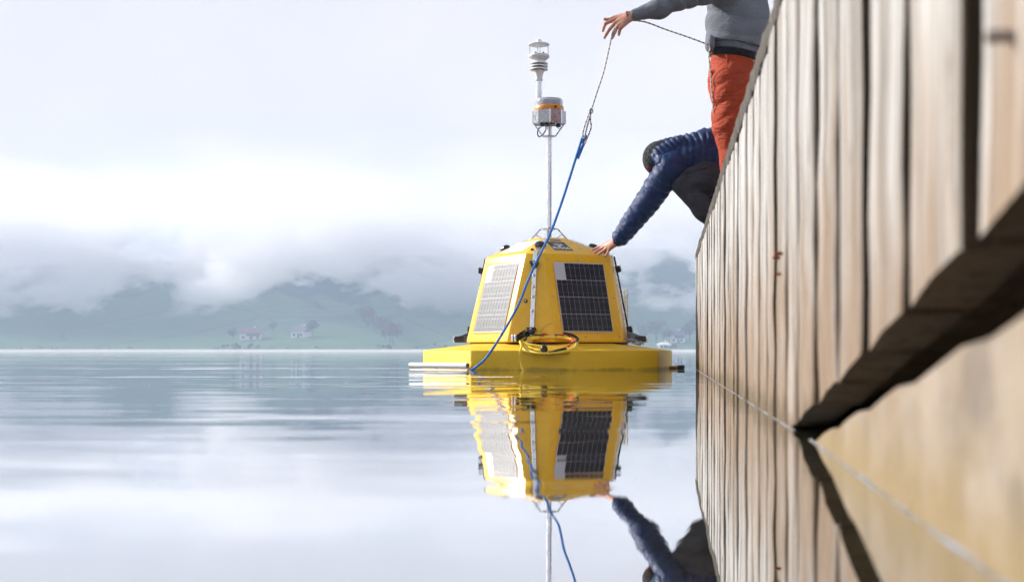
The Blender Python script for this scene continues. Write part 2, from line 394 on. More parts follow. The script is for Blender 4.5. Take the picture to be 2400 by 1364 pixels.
def house(name, px, Y, w, d, h, rh, roofm, label, rz, timber):
    x = (px - 1200) / (2400 * F) * Y; z = float(hill_z(x, Y)) - .5
    o = empty(name, (x, Y, z), rz)
    b = MB(); b.box((0, 0, h / 2 - .5), (w, d, h + 1)); wl = b.build('wall', PLASTER, o)
    if timber:
        b = MB(); b.box((w * .12, 0, h * .8), (w * .62, d + .3, h * .42)); b.build('timber_storey', WOODD, o)
    e = .9; b = MB()
    A = [(-w / 2 - e, -d / 2 - e, h - .3), (w / 2 + e, -d / 2 - e, h - .3), (w / 2 + e, d / 2 + e, h - .3), (-w / 2 - e, d / 2 + e, h - .3), (-w / 2 + w * .16, 0, h + rh), (w / 2 - w * .16, 0, h + rh)]
    b.add(A, [(0, 1, 5, 4), (2, 3, 4, 5), (0, 4, 3), (1, 2, 5), (3, 2, 1, 0)]); rf = b.build('roof', roofm, o)
    b = MB(); b.box((w * .18, d * .12, h + rh), (.9, .9, 1.8)); b.build('chimney', PLASTER, rf)
    n = max(2, int(w / 3))
    for i in range(n):
        b = MB(); b.box((-w / 2 + (i + .5) * w / n, -d / 2 - .02, h * .36), (1.1, .12, 1.3)); b.build('window', GLASSD, o)
    b = MB(); b.box((w * .05, -d / 2 - .03, 1.0), (1.1, .14, 2.0)); b.build('door', WOODD, o)
    tag(o, label, 'house'); return o
house('farmhouse', 588, 700, 10.5, 8, 3.4, 2.7, ROOFR, 'low farmhouse with broad reddish roof on the far meadow', .12, True)
house('white_house', 705, 702, 7.8, 6.5, 3.6, 2.2, ROOFD, 'white house with dark roof on the far meadow', -.35, False)
house('shore_house', 1585, 688, 7.5, 6, 3.8, 2.2, ROOFD, 'dark roofed house on the far shore seen between buoy and quay', .1, True)
house('small_shed', 1556, 670, 5, 4, 1.9, 1.0, PLASTER, 'small pale shed on the far shore below the rusty tree', 0, False)

# ------------------------------------------------------------------ fog
def volume(name, dens, col, aniso=0.0, het=None, step=1.0):
    m = NM(name); pv = m.n('ShaderNodeVolumePrincipled'); pv.inputs['Color'].default_value = (*col, 1); pv.inputs['Anisotropy'].default_value = aniso
    pv.inputs['Density'].default_value = dens; m.l(pv.outputs[0], m.o.inputs['Volume'])
    if het: m.l(het(m), pv.inputs['Density'])
    m.m.cycles.volume_step_rate = step; m.m.cycles.homogeneous_volume = het is None
    return m.m
def box_obj(name, lo, hi, mat):
    b = MB(); c = [(lo[i] + hi[i]) / 2 for i in range(3)]; b.box(c, [hi[i] - lo[i] for i in range(3)]); return b.build(name, mat)
def bank(m):
    v = m.coord('Object'); sx = m.n('ShaderNodeSeparateXYZ'); m.l(v, sx.inputs[0]); z = sx.outputs['Z']
    x = m.n('ShaderNodeMapping'); x.inputs['Scale'].default_value = (1, .45, 1.7); x.inputs['Location'].default_value = (31, 7, 0); m.l(v, x.inputs[0])
    n1 = m.noise(x.outputs[0], .013, 5, .60, 0)
    n2 = m.noise(x.outputs[0], .006, 2, .5)
    zl = m.math('ADD', z, m.maprange(n2, .3, .7, 26, -26))
    puff = m.maprange(m.math('ADD', n1, m.maprange(z, 16, 46, -.03, .035)), .50, .545, 0, 1, True)      # drifting wisps
    layer = m.maprange(m.math('ADD', zl, m.maprange(n1, .35, .65, -24, 24)), 48, 70, 0, 1, True)      # closed cloud above them
    top = m.maprange(zl, 58, 124, .9, 0, True); bot = m.maprange(z, 14, 24, 0, 1, True); ptop = m.maprange(z, 62, 90, 1, 0, True)
    d1 = m.math('MULTIPLY', m.math('MULTIPLY', m.math('MULTIPLY', puff, bot), ptop), .045)
    d2 = m.math('MULTIPLY', m.math('MULTIPLY', layer, top), .018)
    return m.math('MAXIMUM', d1, d2)
tag(box_obj('fog_bank', (-560, 770, 13), (560, 985, 120), volume('cloud_fog', .05, (.985, .97, .972), .35, bank, .28)),
    'low white cloud lying along the far hillside', 'fog', kind='stuff')
tag(box_obj('lake_mist', (-900, 32, .004), (900, 630, .17), volume('lake_mist', .008, (.68, .71, .75), 0)),
    'thin white mist lying on the distant water', 'mist', kind='stuff')
tag(box_obj('haze', (-1600, -500, -5), (1600, 1450, 125), volume('haze', .00064, (.62, .77, 1.0), 0)),
    'pale morning haze over the lake', 'haze', kind='stuff')

sp_ = MB(); rs_ = random.Random(4)
for i in range(45):
    Y_ = 4.5 + 16 * rs_.random() ** 1.5; X_ = rs_.uniform(-.36, .1) * Y_; r_ = rs_.uniform(.0012, .003)
    sp_.lathe([(r_, .0005), (r_ * .8, .0022), (0, .003)], (X_, Y_, 0), 6, caps=False)
tag(sp_.build('floating_specks', plain('pale_speck', (.6, .6, .58), .7)), 'tiny pale specks floating on the lake', 'specks', kind='stuff')

# ------------------------------------------------------------------ quay: plank wall, capping, slipway footing, deck
KX, AX = 0.108, 0.19                      # the wall face runs along x = KX*Y + AX
WD = Vector((KX, 1, 0)).normalized(); WN = Vector((-WD.y, WD.x, 0))     # along the wall, out over the water
def wp(Y, out=0., z=0.):
    return Vector((KX * Y + AX, Y, z)) + WN * out
DECK = H + .61
def wood_material(name, pale, brown, dark, stain=True):
    m = NM(name); bs = m.bsdf(pale, .78, 0, .25)
    oi = m.n('ShaderNodeObjectInfo'); geo = m.n('ShaderNodeNewGeometry')
    off = m.n('ShaderNodeCombineXYZ'); rv = m.math('MULTIPLY', oi.outputs['Random'], 37.0)
    for i in range(3): m.l(rv, off.inputs[i])
    mp = m.n('ShaderNodeMapping'); mp.inputs['Scale'].default_value = (1, 1, .045); m.l(geo.outputs['Position'], mp.inputs[0]); m.l(off.outputs[0], mp.inputs['Location'])
    mp2 = m.n('ShaderNodeMapping'); mp2.inputs['Scale'].default_value = (1, 1, .3); m.l(geo.outputs['Position'], mp2.inputs[0]); m.l(off.outputs[0], mp2.inputs['Location'])
    grain = m.noise(mp.outputs[0], 75, 5, .65, .4); broad = m.noise(mp.outputs[0], 16, 3, .6); blot = m.noise(mp2.outputs[0], 9, 4, .6)
    mid = m.noise(mp.outputs[0], 42, 3, .6, .3); tone = m.noise(mp2.outputs[0], 5, 3, .6)
    c = m.mix(m.maprange(grain, .34, .56, .75, 0), pale, tuple(x * .45 for x in pale))
    c = m.mix(m.maprange(broad, .40, .54, .85, 0, True), c, tuple(x * k_ for x, k_ in zip(pale, (.50, .465, .43))))
    c = m.mix(m.maprange(mid, .36, .42, .9, 0, True), c, tuple(x * k_ for x, k_ in zip(pale, (.17, .14, .12))))
    gz_ = m.n('ShaderNodeSeparateXYZ'); m.l(geo.outputs['Position'], gz_.inputs[0])
    c = m.mix(m.math('MULTIPLY', m.maprange(tone, .48, .62, 0, .75, True), m.maprange(gz_.outputs['Z'], .10, .42, 1, .12, True)), c, tuple(x * 1.05 for x in brown))
    rb = m.maprange(oi.outputs['Random'], 0, 1, .84, 1.08)
    vm = m.n('ShaderNodeVectorMath', operation='SCALE'); m.l(c, vm.inputs[0]); m.l(rb, vm.inputs['Scale']); c = vm.outputs[0]
    if stain:
        sx = m.n('ShaderNodeSeparateXYZ'); m.l(geo.outputs['Position'], sx.inputs[0]); z = sx.outputs['Z']
        lift = m.math('ADD', z, m.maprange(blot, .3, .7, -.2, .2))
        c = m.mix(m.maprange(lift, .03, .50, .9, 0, True), c, m.mix(m.maprange(grain, .35, .6, .9, 0), brown, dark))     # tannin and algae tide stain
        wet = m.math('ADD', z, m.maprange(blot, .3, .7, -.035, .035))
        c = m.mix(m.maprange(wet, .015, .06, .75, 0, True), c, (.12, .085, .045))
    sp = m.noise(mp2.outputs[0], 26, 4, .7)
    c = m.mix(m.maprange(sp, .60, .70, 0, .7), c, tuple(x * .35 for x in brown))
    m.l(c, bs.inputs['Base Color'])
    m.bump(m.math('ADD', grain, m.math('MULTIPLY', broad, .6)), 1.0, .009)
    return m.m
PLANK = wood_material('weathered_plank', (.63, .615, .595), (.32, .225, .15), (.12, .078, .045))
CAPW = wood_material('grey_capping', (.12, .105, .09), (.09, .07, .05), (.08, .06, .04), False)
OLDW_SHADE = wood_material('old_timber_shade', (.11, .078, .046), (.05, .035, .02), (.02, .015, .01), False)  # old backing timber; its dark also paints shade into plank sides and undersides
gaps = [(-2.3, .02), (-1.9, .02), (-1.45, .015), (-1.0, .02), (-.55, .015), (-.1, .015), (.3, .016), (.62, .012), (.892, .034), (1.13, .018), (1.361, .014), (1.5825, .012), (1.81, .012), (2.055, .009), (2.24, .004),
        (2.453, .028), (2.66, .006), (2.88, .012), (3.12, .006), (3.37, .011), (3.58, .005), (3.79, .012)]
y = 3.79
rg = random.Random(3)
while y < 8.6:
    y += rg.choice((.13, .17, .21, .24)); gaps.append((min(y, 8.7), rg.choice((.005, .008, .014, .02))))
END = 8.88
gaps.append((END, 0))
quay = empty('plank_quay_wall', tuple(wp(0, 0, 0)), 0)
QO = wp(0, 0, 0)
tag(quay, 'weathered vertical plank quay wall rising out of the lake', 'quay wall')
for i in range(len(gaps) - 1):
    (a, ga), (c, gc) = gaps[i], gaps[i + 1]
    y0, y1 = a + ga * .45, c - gc * .45
    if y1 - y0 < .03: continue
    o = rg.uniform(-.007, .006) * (1 if a > 2.2 else .5); th = .05
    zb = lambda Y: max(-.35, .183 - .147 * (Y - .892))
    top = DECK - .044 - rg.uniform(0, .012)
    rings = []; nz_ = 9
    for k in range(nz_ + 1):
        t = k / nz_; q = []
        wv0 = rg.uniform(-.003, .003); wv1 = rg.uniform(-.003, .003); bow = rg.uniform(-.0015, .0015)
        ch = (.0028 + .0011 * min(3, max(0, a - .5))) * rg.uniform(.8, 1.2)
        yb0, yb1 = y0 + wv0, y1 + wv1
        for Y, u in ((yb0, -th), (yb0, -ch * 1.2), (yb0 + ch * .45, -ch * .35), (yb0 + ch * 1.4, 0), ((yb0 + yb1) / 2, .002), (yb1 - ch, 0), (yb1, -ch), (yb1, -th)):
            z0 = zb(Y) + (rg.uniform(-.002, .002) if k == 0 else 0); z = z0 + (top - z0) * t
            tw = .0025 * (1 - 2 * (Y - y0) / (y1 - y0)) if ga > .01 else .0015 * (1 - 2 * (Y - y0) / (y1 - y0))
            q.append(wp(Y, o * .5 + u + bow + tw, z))
        rings.append(q)
    mb = MB(); mb.loft(rings); mb.m[-2] = 1; mb.m[:-2] = [1 if j % 8 in ((0, 1, 6, 7) if ga > .0135 else (0, 6, 7)) else 0 for j in range(len(mb.m) - 2)]; mb.build('plank', [PLANK, OLDW_SHADE], quay, QO, smooth=35)  # dark second slot paints gap shade on sides, underside and near chamfer
# bolt heads and rust marks on single planks
BOLT = plain('rusty_bolt', (.33, .29, .26), .7, 0); RUST = plain('rust_patch', (.20, .045, .02), .9)
def bolt(px, py, r, mat, name):
    dx = px - 1560; Y = AX * 2400 * F / dx; z = H + (821 - py) / (2400 * F) * Y
    m_ = MB(); c = wp(Y, .006, z); m_.tube([c - WN * .02, c + WN * .006, c + WN * .008], [r, r, r * .7], 12); m_.build(name, mat, quay, QO)
bolt(2370, 85, .004, BOLT, 'bolt'); bolt(1837, 594, .003, RUST, 'rust_knot'); bolt(1835, 642, .0022, RUST, 'rust_knot'); bolt(1831, 604, .0028, RUST, 'rust_knot')
# capping boards along the top, ragged at the joint
y = -2.3; k = 0
while y < END - .05:
    L = min(END + .02, y + rg.uniform(1.3, 1.9)); mb = MB(); rings = []
    n = 60
    for j in range(n + 1):
        Y = y + .004 + (L - y - .008) * j / n; jj = rg.uniform(-.005, .005); e = rg.uniform(-.0018, .0018)
        rings.append([wp(Y, -.17, DECK - .045), wp(Y, .001 + e, DECK - .048 + jj * 1.6), wp(Y, .003 + e, DECK - .040 + jj), wp(Y, .004 + e * 1.5, DECK - .010 + jj * .5), wp(Y, .000 + e, DECK - .002 + jj * .6), wp(Y, -.17, DECK)])
    mb.loft(rings); mb.build('capping_board', CAPW, quay, QO, smooth=50); y = L
# old timber behind the planks, seen in the gap above the footing
mb = MB(); mb.loft([[wp(Y, -.55, -.6), wp(Y, -.40, -.6), wp(Y, -.40, .20 - .147 * (Y - .9)), wp(Y, -.052, .215 - .147 * (Y - .9)), wp(Y, -.052, DECK - .09), wp(Y, -.55, DECK - .09)] for Y in (-2.4, 2.2, 2.4, END)]); mb.build('backing_timber', OLDW_SHADE, quay, QO)
# end return wall of the quay
mb = MB(); e0 = wp(END, -.052, 0); mb.loft([[e0 + Vector((0, 0, -.5)), e0 + Vector((5, .2, -.5)), e0 + Vector((5, .15, -.5)), e0 + Vector((0, -.05, -.5))], [e0 + Vector((0, 0, DECK - .07)), e0 + Vector((5, .2, DECK - .07)), e0 + Vector((5, .15, DECK - .07)), e0 + Vector((0, -.05, DECK - .07))]]); mb.build('end_wall', PLANK, quay, QO)
# deck
m = NM('deck_gravel'); bs = m.bsdf((.3, .28, .25), .9, 0, .2); v = m.coord('Object')
m.l(m.mix(m.noise(v, 60, 4, .7), (.2, .185, .16), (.4, .37, .33)), bs.inputs['Base Color']); m.bump(m.noise(v, 90, 3, .7), .5, .01)
mb = MB(); a_, b_ = wp(-2.4, -.171, 0), wp(END - .03, -.171, 0)
mb.loft([[(a_.x, a_.y, -.5), (b_.x, b_.y, -.5), (b_.x + 6, b_.y, -.5), (a_.x + 9, a_.y, -.5)], [(a_.x, a_.y, DECK - .004), (b_.x, b_.y, DECK - .004), (b_.x + 6, b_.y, DECK - .004), (a_.x + 9, a_.y, DECK - .004)]])
tag(mb.build('quay_ground', m.m), 'grey gravel ground on top of the quay', 'ground', kind='structure')
# sloping concrete footing of the slipway
m = NM('weathered_concrete'); bs = m.bsdf((.45, .38, .30), .85, 0, .3); v = m.coord('Object'); geo = m.n('ShaderNodeNewGeometry')
f = m.noise(v, 7, 5, .65, .5); f2 = m.noise(v, 30, 4, .7); f3 = m.noise(v, 8, 4, .6)
c = m.mix(m.maprange(f, .32, .68, 0, 1), (.20, .16, .125), (.33, .28, .235)); c = m.mix(m.maprange(f3, .46, .60, 0, .85, True), c, (.115, .10, .09)); c = m.mix(m.maprange(m.noise(v, 14, 5, .7), .52, .64, 0, .6, True), c, (.20, .135, .08))
c = m.mix(m.maprange(f2, .35, .75, .35, 0), c, (.28, .2, .11))
sx = m.n('ShaderNodeSeparateXYZ'); m.l(geo.outputs['Position'], sx.inputs[0])
lift = m.math('ADD', sx.outputs['Z'], m.maprange(f, .3, .7, -.03, .03))
c = m.mix(m.maprange(lift, .0, .075, .8, 0, True), c, (.23, .165, .075)); m.l(c, bs.inputs['Base Color']); m.bump(m.math('ADD', f2, f), .5, .01)
mb = MB(); rings = []
ct = lambda Y: .140 - .116 * (Y - .655) + .003 * math.sin(Y * 23)
pr = lambda Y: max(0., .022 * (1.9 - Y) / 1.3)
for Y in np.linspace(-1.6, 3.6, 60):
    z = max(-.3, ct(Y)); rings.append([wp(Y, -.15, -.6), wp(Y, pr(Y), -.6), wp(Y, pr(Y), z - .008), wp(Y, pr(Y) - .008, z), wp(Y, -.064, z + .004), wp(Y, -.064, -.6)])
mb.loft(rings)
tag(mb.build('slipway_footing', m.m, smooth=60), 'sloping tan concrete footing below the nearest quay planks', 'footing')

# thin lines of foam and meniscus where wood and concrete meet the lake; sky glint painted in
m = NM('waterline_foam_glint'); bs = m.bsdf((.55, .56, .58), .25, 0, .6); v = m.coord('Object'); m.l(m.mix(m.noise(v, 60, 3, .7), (.14, .14, .14), (.30, .30, .31)), bs.inputs['Base Color'])
def foam(y0, y1, out, name, label):
    mb = MB(); rr = random.Random(9); n = int((y1 - y0) / .02)
    pts = []; ws = []
    for j in range(n + 1):
        Y = y0 + (y1 - y0) * j / n; pts.append(wp(Y, out(Y) + rr.uniform(-.0012, .0012), .0005)); ws.append(max(.0002, .0011 + .0014 * math.sin(Y * 9) * math.sin(Y * 23 + 1) + rr.uniform(-.0004, .0006)))
    mb.tube(pts, ws, 6); tag(mb.build(name, m.m, smooth=60), label, 'foam', kind='stuff')
foam(2.05, END, lambda Y: .004, 'quay_foam_glint', 'thin pale line of foam and painted sky glint along the foot of the plank wall')
foam(.3, 1.86, lambda Y: pr(Y) + .001, 'footing_foam_glint', 'thin pale line of foam and painted sky glint along the concrete footing')

# ------------------------------------------------------------------ buoy
BC = Vector(((1287 - 1200) / (2400 * F) * 9.0, 9.0, 0)); PSI = R(-14.2)
buoy = empty('measuring_buoy', tuple(BC), PSI)
tag(buoy, 'yellow measuring buoy with solar panels and a tall sensor mast', 'buoy')
BM = Matrix.Translation(BC) @ Matrix.Rotation(PSI, 4, 'Z'); BI = BM.inverted()
def loc(p): return BI @ Vector(p)              # world -> buoy
def pol(r, deg, z): return Vector((r * math.sin(R(deg)), -r * math.cos(R(deg)), z))     # 0 deg = front corner
m = NM('yellow_textured_hull'); bs = m.bsdf((.78, .46, .02), .55, 0, .4); v = m.coord('Object')
f = m.noise(v, 3, 4, .6); gz = m.n('ShaderNodeSeparateXYZ'); m.l(v, gz.inputs[0]); wl_ = m.math('ADD', gz.outputs['Z'], m.maprange(m.noise(v, 9, 4, .65), .3, .7, -.014, .014))
hc = m.mix(m.maprange(f, .3, .7, 0, 1), (.80, .50, .012), (.88, .565, .025)); hc = m.mix(m.maprange(m.noise(v, 34, 4, .7), .60, .72, 0, .35), hc, (.40, .25, .03))
m.l(m.mix(m.maprange(wl_, .004, .022, .6, 0, True), hc, (.33, .22, .03)), bs.inputs['Base Color'])      # slime at the waterline
vo = m.n('ShaderNodeTexVoronoi', feature='SMOOTH_F1'); vo.inputs['Scale'].default_value = 95; m.l(v, vo.inputs['Vector'])
m.bump(m.math('ADD', vo.outputs['Distance'], m.math('MULTIPLY', m.noise(v, 120, 2), .6)), .5, .005); HULL = m.m
m = NM('yellow_gelcoat'); bs = m.bsdf((.86, .50, .012), .33, 0, .5); v = m.coord('Object')
cc_ = m.mix(m.maprange(m.noise(v, 4, 4, .6), .3, .7, 0, 1), (.87, .49, .010), (.92, .54, .018))
dr = m.n('ShaderNodeMapping'); dr.inputs['Scale'].default_value = (26, 26, 2.2); m.l(v, dr.inputs[0])
cc_ = m.mix(m.maprange(m.noise(dr.outputs[0], 1, 4, .7), .58, .74, 0, .30), cc_, (.50, .30, .06)); cc_ = m.mix(m.maprange(m.noise(v, 70, 3, .7), .66, .74, 0, .5), cc_, (.35, .2, .05))
m.l(cc_, bs.inputs['Base Color'])      # faint drip streaks and specks of dirt
sp = m.noise(v, 60, 2, .5); m.l(m.maprange(m.noise(v, 22, 4), .3, .7, .26, .42), bs.inputs['Roughness'])
m.bump(m.noise(v, 240, 2, .5), .06, .004); CAB = m.m
ALU = plain('aluminium', (.74, .75, .77), .28, .9, .08, 12); DSTEEL = plain('dark_steel', (.10, .095, .09), .25, .9); STEEL = plain('stainless_steel', (.34, .34, .355), .3, .95, .1, 14)
PBLACK = plain('black_plastic', (.012, .012, .013), .35, 0, .1); WPLAST = plain('white_plastic', (.78, .79, .80), .4, 0, .05)
SCREW = plain('screw_steel', (.35, .36, .40), .35, .8); RUBBER = plain('dark_rubber_mat', (.01, .01, .011), .8)
# hull: octagonal float
def octr(r, z, off=0): return [pol(r, 22.5 + 45 * i + off, z) for i in range(8)]
b = MB(); b.loft([octr(.74, -.34), octr(.8, -.28), octr(.8, .116), octr(.47, .158)])
b.build('hull', HULL, buoy, bevel=.007, smooth=25, seg=2)
# cabin: four broad faces and four chamfered corners
def cabr(rho, dl, z):
    q = []
    for k in range(4): q += [pol(rho, 90 * k - dl, z), pol(rho, 90 * k + dl, z)]
    return q
ZB, ZT = .166, .704
b = MB(); b.loft([cabr(.517, 16.2, ZB - .002), cabr(.523, 16.2, ZB + .006), cabr(.4025, 7.7, ZT), cabr(.135, 16, .812), cabr(.12, 16, .820)])
cabin = b.build('cabin', CAB, buoy, bevel=.012, smooth=25, seg=3)
b = MB(); b.loft([cabr(.500, 16, .150), cabr(.500, 16, ZB + .004)]); b.build('base_gasket', RUBBER, buoy)
# frame of a broad face: origin at its foot, axes across and up, outward normal
def face_frame(k):
    d = 45 + 90 * k
    p0 = (pol(.523, 90 * k + 16.2, ZB + .006) + pol(.523, 90 * (k + 1) - 16.2, ZB + .006)) / 2
    p1 = (pol(.4025, 90 * k + 7.7, ZT) + pol(.4025, 90 * (k + 1) - 7.7, ZT)) / 2
    u = (pol(.523, 90 * (k + 1) - 16.2, 0) - pol(.523, 90 * k + 16.2, 0)).normalized(); vv = (p1 - p0); L = vv.length; vv.normalize()
    n = u.cross(vv); n = n if n.dot(pol(1, d, 0)) > 0 else -n
    return p0, u, vv, n, L
m = NM('solar_cell'); bs = m.bsdf((.004, .006, .016), .42, 0, .45); v = m.coord('Object'); m.l(m.mix(m.noise(v, 40, 3), (.003, .005, .013), (.007, .009, .022)), bs.inputs['Base Color'])
CELL = m.m; BACKS = plain('panel_backsheet', (.55, .57, .62), .42, 0, .04); BUS = plain('busbar', (.22, .22, .23), .35, .6)
PW, PH = .365, .438
def rrect(w, h, r, n=4):
    q = []
    for cx, cy, a0 in ((w / 2 - r, h / 2 - r, 0), (-w / 2 + r, h / 2 - r, 90), (-w / 2 + r, -h / 2 + r, 180), (w / 2 - r, -h / 2 + r, 270)):
        for i in range(n + 1): a = R(a0 + 90 * i / n); q.append((cx + r * math.cos(a), cy + r * math.sin(a)))
    return q
CW, CHt = (PW - .007) / 10 - .0020, (PH - .009) / 4 - .0030
cb = MB(); cb.box((0, 0, 0), (CW, CHt, .0008)); CELLME = cb.mesh('cell')
rows = 4
for k, lab in ((0, 'sunless dark solar panel facing the quay side'), (3, 'solar panel turned to the sun, pale with glare')):
    p0, u, vv, n, L = face_frame(k)
    M = Matrix((u, vv, n)).transposed().to_4x4(); c = p0 + vv * L * .5; M.translation = c + n * .001
    b = MB(); b.loft([[(x, y, -.004) for x, y in rrect(PW, PH, .012)], [(x, y, .0025) for x, y in rrect(PW, PH, .012)], [(x, y, .003) for x, y in rrect(PW - .003, PH - .003, .011)]])
    pn = b.build('solar_panel', BACKS, buoy); pn.matrix_local = M; pn['label'] = lab
    b = MB(); pr_ = [rrect(PW + .004, PH + .004, .013), rrect(PW + .014, PH + .014, .017)]
    b2 = MB(); n_ = len(pr_[0])
    b2.add([(x, y, .0006) for x, y in pr_[0]] + [(x, y, .0036) for x, y in pr_[1]], [(i, (i + 1) % n_, n_ + (i + 1) % n_, n_ + i) for i in range(n_)])
    b2.build('panel_rim', CAB, pn, smooth=40)
    for r_ in range(4):
        for q in range(10):
            if r_ == 3 and q < 2: continue
            o = link('cell', CELLME, CELL, pn)
            o.location = (-PW / 2 + .0035 + (q + .5) * (PW - .007) / 10, -PH / 2 + .0045 + (r_ + .5) * (PH - .009) / 4, .0036)
        for fr in (.26, .74):
            y_ = -PH / 2 + .0045 + (r_ + fr) * (PH - .009) / 4; x0 = -PW / 2 + .008 + (2 * (PW - .012) / 10 if r_ == 3 else 0)
            b = MB(); b.box(((x0 + PW / 2 - .008) / 2, y_, .0042), (PW / 2 - .008 - x0, .0012, .0004)); b.build('busbar', BUS, pn)
    fw0, fw1 = .504, .488
    for (sx_, sy_) in ((-.94, .93), (0, .93), (.94, .93), (-.93, .5), (.93, .5), (-.93, .05), (-.1, .045), (.93, .05)):
        w_ = (fw0 + (fw1 - fw0) * sy_) / 2 - .008
        b = MB(); b.lathe([(.0048, 0), (.0048, .002), (.003, .0032)], n=10); o = b.build('screw', SCREW, cabin, smooth=40)
        M2 = Matrix((u, vv, n)).transposed().to_4x4(); M2.translation = p0 + u * (sx_ * w_) + vv * (L * sy_) + n * .0005; o.matrix_local = M2
# aluminium strips, clamps on the corners
b_strip_bolt = MB(); b_strip_bolt.lathe([(.009, 0), (.009, .002), (.007, .0035)], n=14)
STB = b_strip_bolt.mesh('slot_bolt', smooth=40)
def corner_frame(k):
    q0 = pol(.523 * math.cos(R(16.2)), 90 * k, ZB); q1 = pol(.4025 * math.cos(R(7.7)), 90 * k, ZT); t = (q1 - q0); L = t.length; t.normalize()
    u = pol(1, 90 * k + 90, 0); n = u.cross(t); n = n if n.dot(pol(1, 90 * k, 0)) > 0 else -n
    return q0, u, t, n, L
def clamp_mesh():
    b = MB(); r = [[(-.030, .012), (.030, .012), (.030, .002), (.013, -.030), (-.013, -.030), (-.030, .002)]]
    lo = [(x, y, .0) for x, y in r[0]]; hi = [(x * .88, y * .9, .032) for x, y in r[0]]
    b.loft([lo, hi]); return b.mesh('corner_clamp', bevel=.004, smooth=40)
CLAMP = clamp_mesh()
for k in (0, 1, 3):
    q0, u, t, n, L = corner_frame(k); B = Matrix((u, t, n)).transposed().to_4x4()
    def setm(o, a, s, off): M2 = B.copy(); M2.translation = q0 + t * (L * a) + u * s + n * off; o.matrix_local = M2; return o
    b = MB(); b.box((0, 0, 0), (.026, L * 1.02, .018)); st = setm(b.build('corner_strip', ALU, buoy, bevel=.002), .50, .006, .004)
    if k in (1, 3):       # the two half shells meet at these corners in a tall flange with a seal
        b = MB(); b.box((0, 0, 0), (.004, L * .98, .012)); setm(b.build('seal', RUBBER, buoy), .5, .006, .016)
    for a in (.34, .50, .61, .74, .88):
        o = link('slot_bolt', STB, STEEL, st); o.location = (0, (a - .5) * L, .009)
    for a in (.075, .82) if k == 0 else (.10, .80):
        o = setm(link('corner_clamp', CLAMP, PBLACK, buoy), a + .055, .006, .012)
        b = MB(); b.lathe([(.0055, .032), (.0055, .034)], n=10); b.build('clamp_screw', WPLAST, o)
    # roof strip and its clamp
    r0 = pol(.4025 * math.cos(R(7.7)), 90 * k, ZT); r1 = pol(.135 * math.cos(R(16)), 90 * k, .812); tt = (r1 - r0); L2 = tt.length; tt.normalize(); n2 = u.cross(tt); n2 = n2 if n2.z > 0 else -n2
    B2 = Matrix((u, tt, n2)).transposed().to_4x4()
    b = MB(); b.box((0, 0, 0), (.026, L2 * .96, .012)); o = b.build('roof_strip', ALU, buoy, bevel=.002); M2 = B2.copy(); M2.translation = (r0 + r1) / 2 + u * .006 + n2 * .002; o.matrix_local = M2
    b = MB(); b.lathe([(.034, 0), (.034, .010), (.026, .022), (.014, .027)], n=8); o = b.build('roof_clamp', PBLACK, buoy, smooth=30); M2 = B2.copy(); M2.translation = r0 + tt * (L2 * .44) + n2 * .006 + u * .006; o.matrix_local = M2
    b = MB(); b.lathe([(.010, 0), (.010, .006), (.006, .009)], n=10); o = b.build('roof_bolt', PBLACK, buoy, smooth=30); M2 = B2.copy(); M2.translation = r0 + tt * (L2 * .20) + n2 * .002 - u * .028; o.matrix_local = M2
    # lifting lug on the hull: steel plate with black end blocks
    lug = MB(); la = 90 * k + (-26 if k == 0 else 0); c0 = pol(.50, 90 * k - (2.5 if k == 0 else 0), .166); rd = pol(1, la, 0); u = pol(1, la + 90, 0)
    for s in (-.018, .018):
        pts = [c0 + u * s, c0 + rd * .10 + u * s, c0 + rd * .125 + u * s + Vector((0, 0, .012)), c0 + rd * .12 + u * s + Vector((0, 0, .034)), c0 + rd * .07 + u * s + Vector((0, 0, .045)), c0 + u * s + Vector((0, 0, .075))]
        lug.loft([[p - u * .0025 for p in pts], [p + u * .0025 for p in pts]])
    lo = lug.build('lifting_lug', DSTEEL, buoy, bevel=.001)
    b = MB(); c1 = c0 + rd * .085 + Vector((0, 0, .020)); Rm = Matrix((rd, u, Vector((0, 0, 1)))).transposed(); b.box(c1, (.070, .044, .040), Rm); b.build('lug_block', PBLACK, lo, bevel=.006)
    for a in (-.011, .011):
        b = MB(); b.box(c0 + rd * .120 + u * a + Vector((0, 0, .022)), (.022, .012, .040), Rm); b.build('end_roller', ALU, lo, bevel=.005)
for a, s in ((.46, -.052), (.10, -.05)):
    q0, u, t, n, L = corner_frame(0); b = MB(); b.lathe([(.012, 0), (.012, .006), (.010, .008)], n=16); b.lathe([(.006, .008), (.006, .0095)], n=12)
    o = b.build('vent_plug', PBLACK, cabin, smooth=40); M2 = Matrix((u, t, n)).transposed().to_4x4(); M2.translation = q0 + t * (L * a) + u * s * .8 + n * .001; o.matrix_local = M2
    b = MB(); b.lathe([(.005, .0096), (.005, .0102)], n=10); b.build('plug_centre', WPLAST, o)
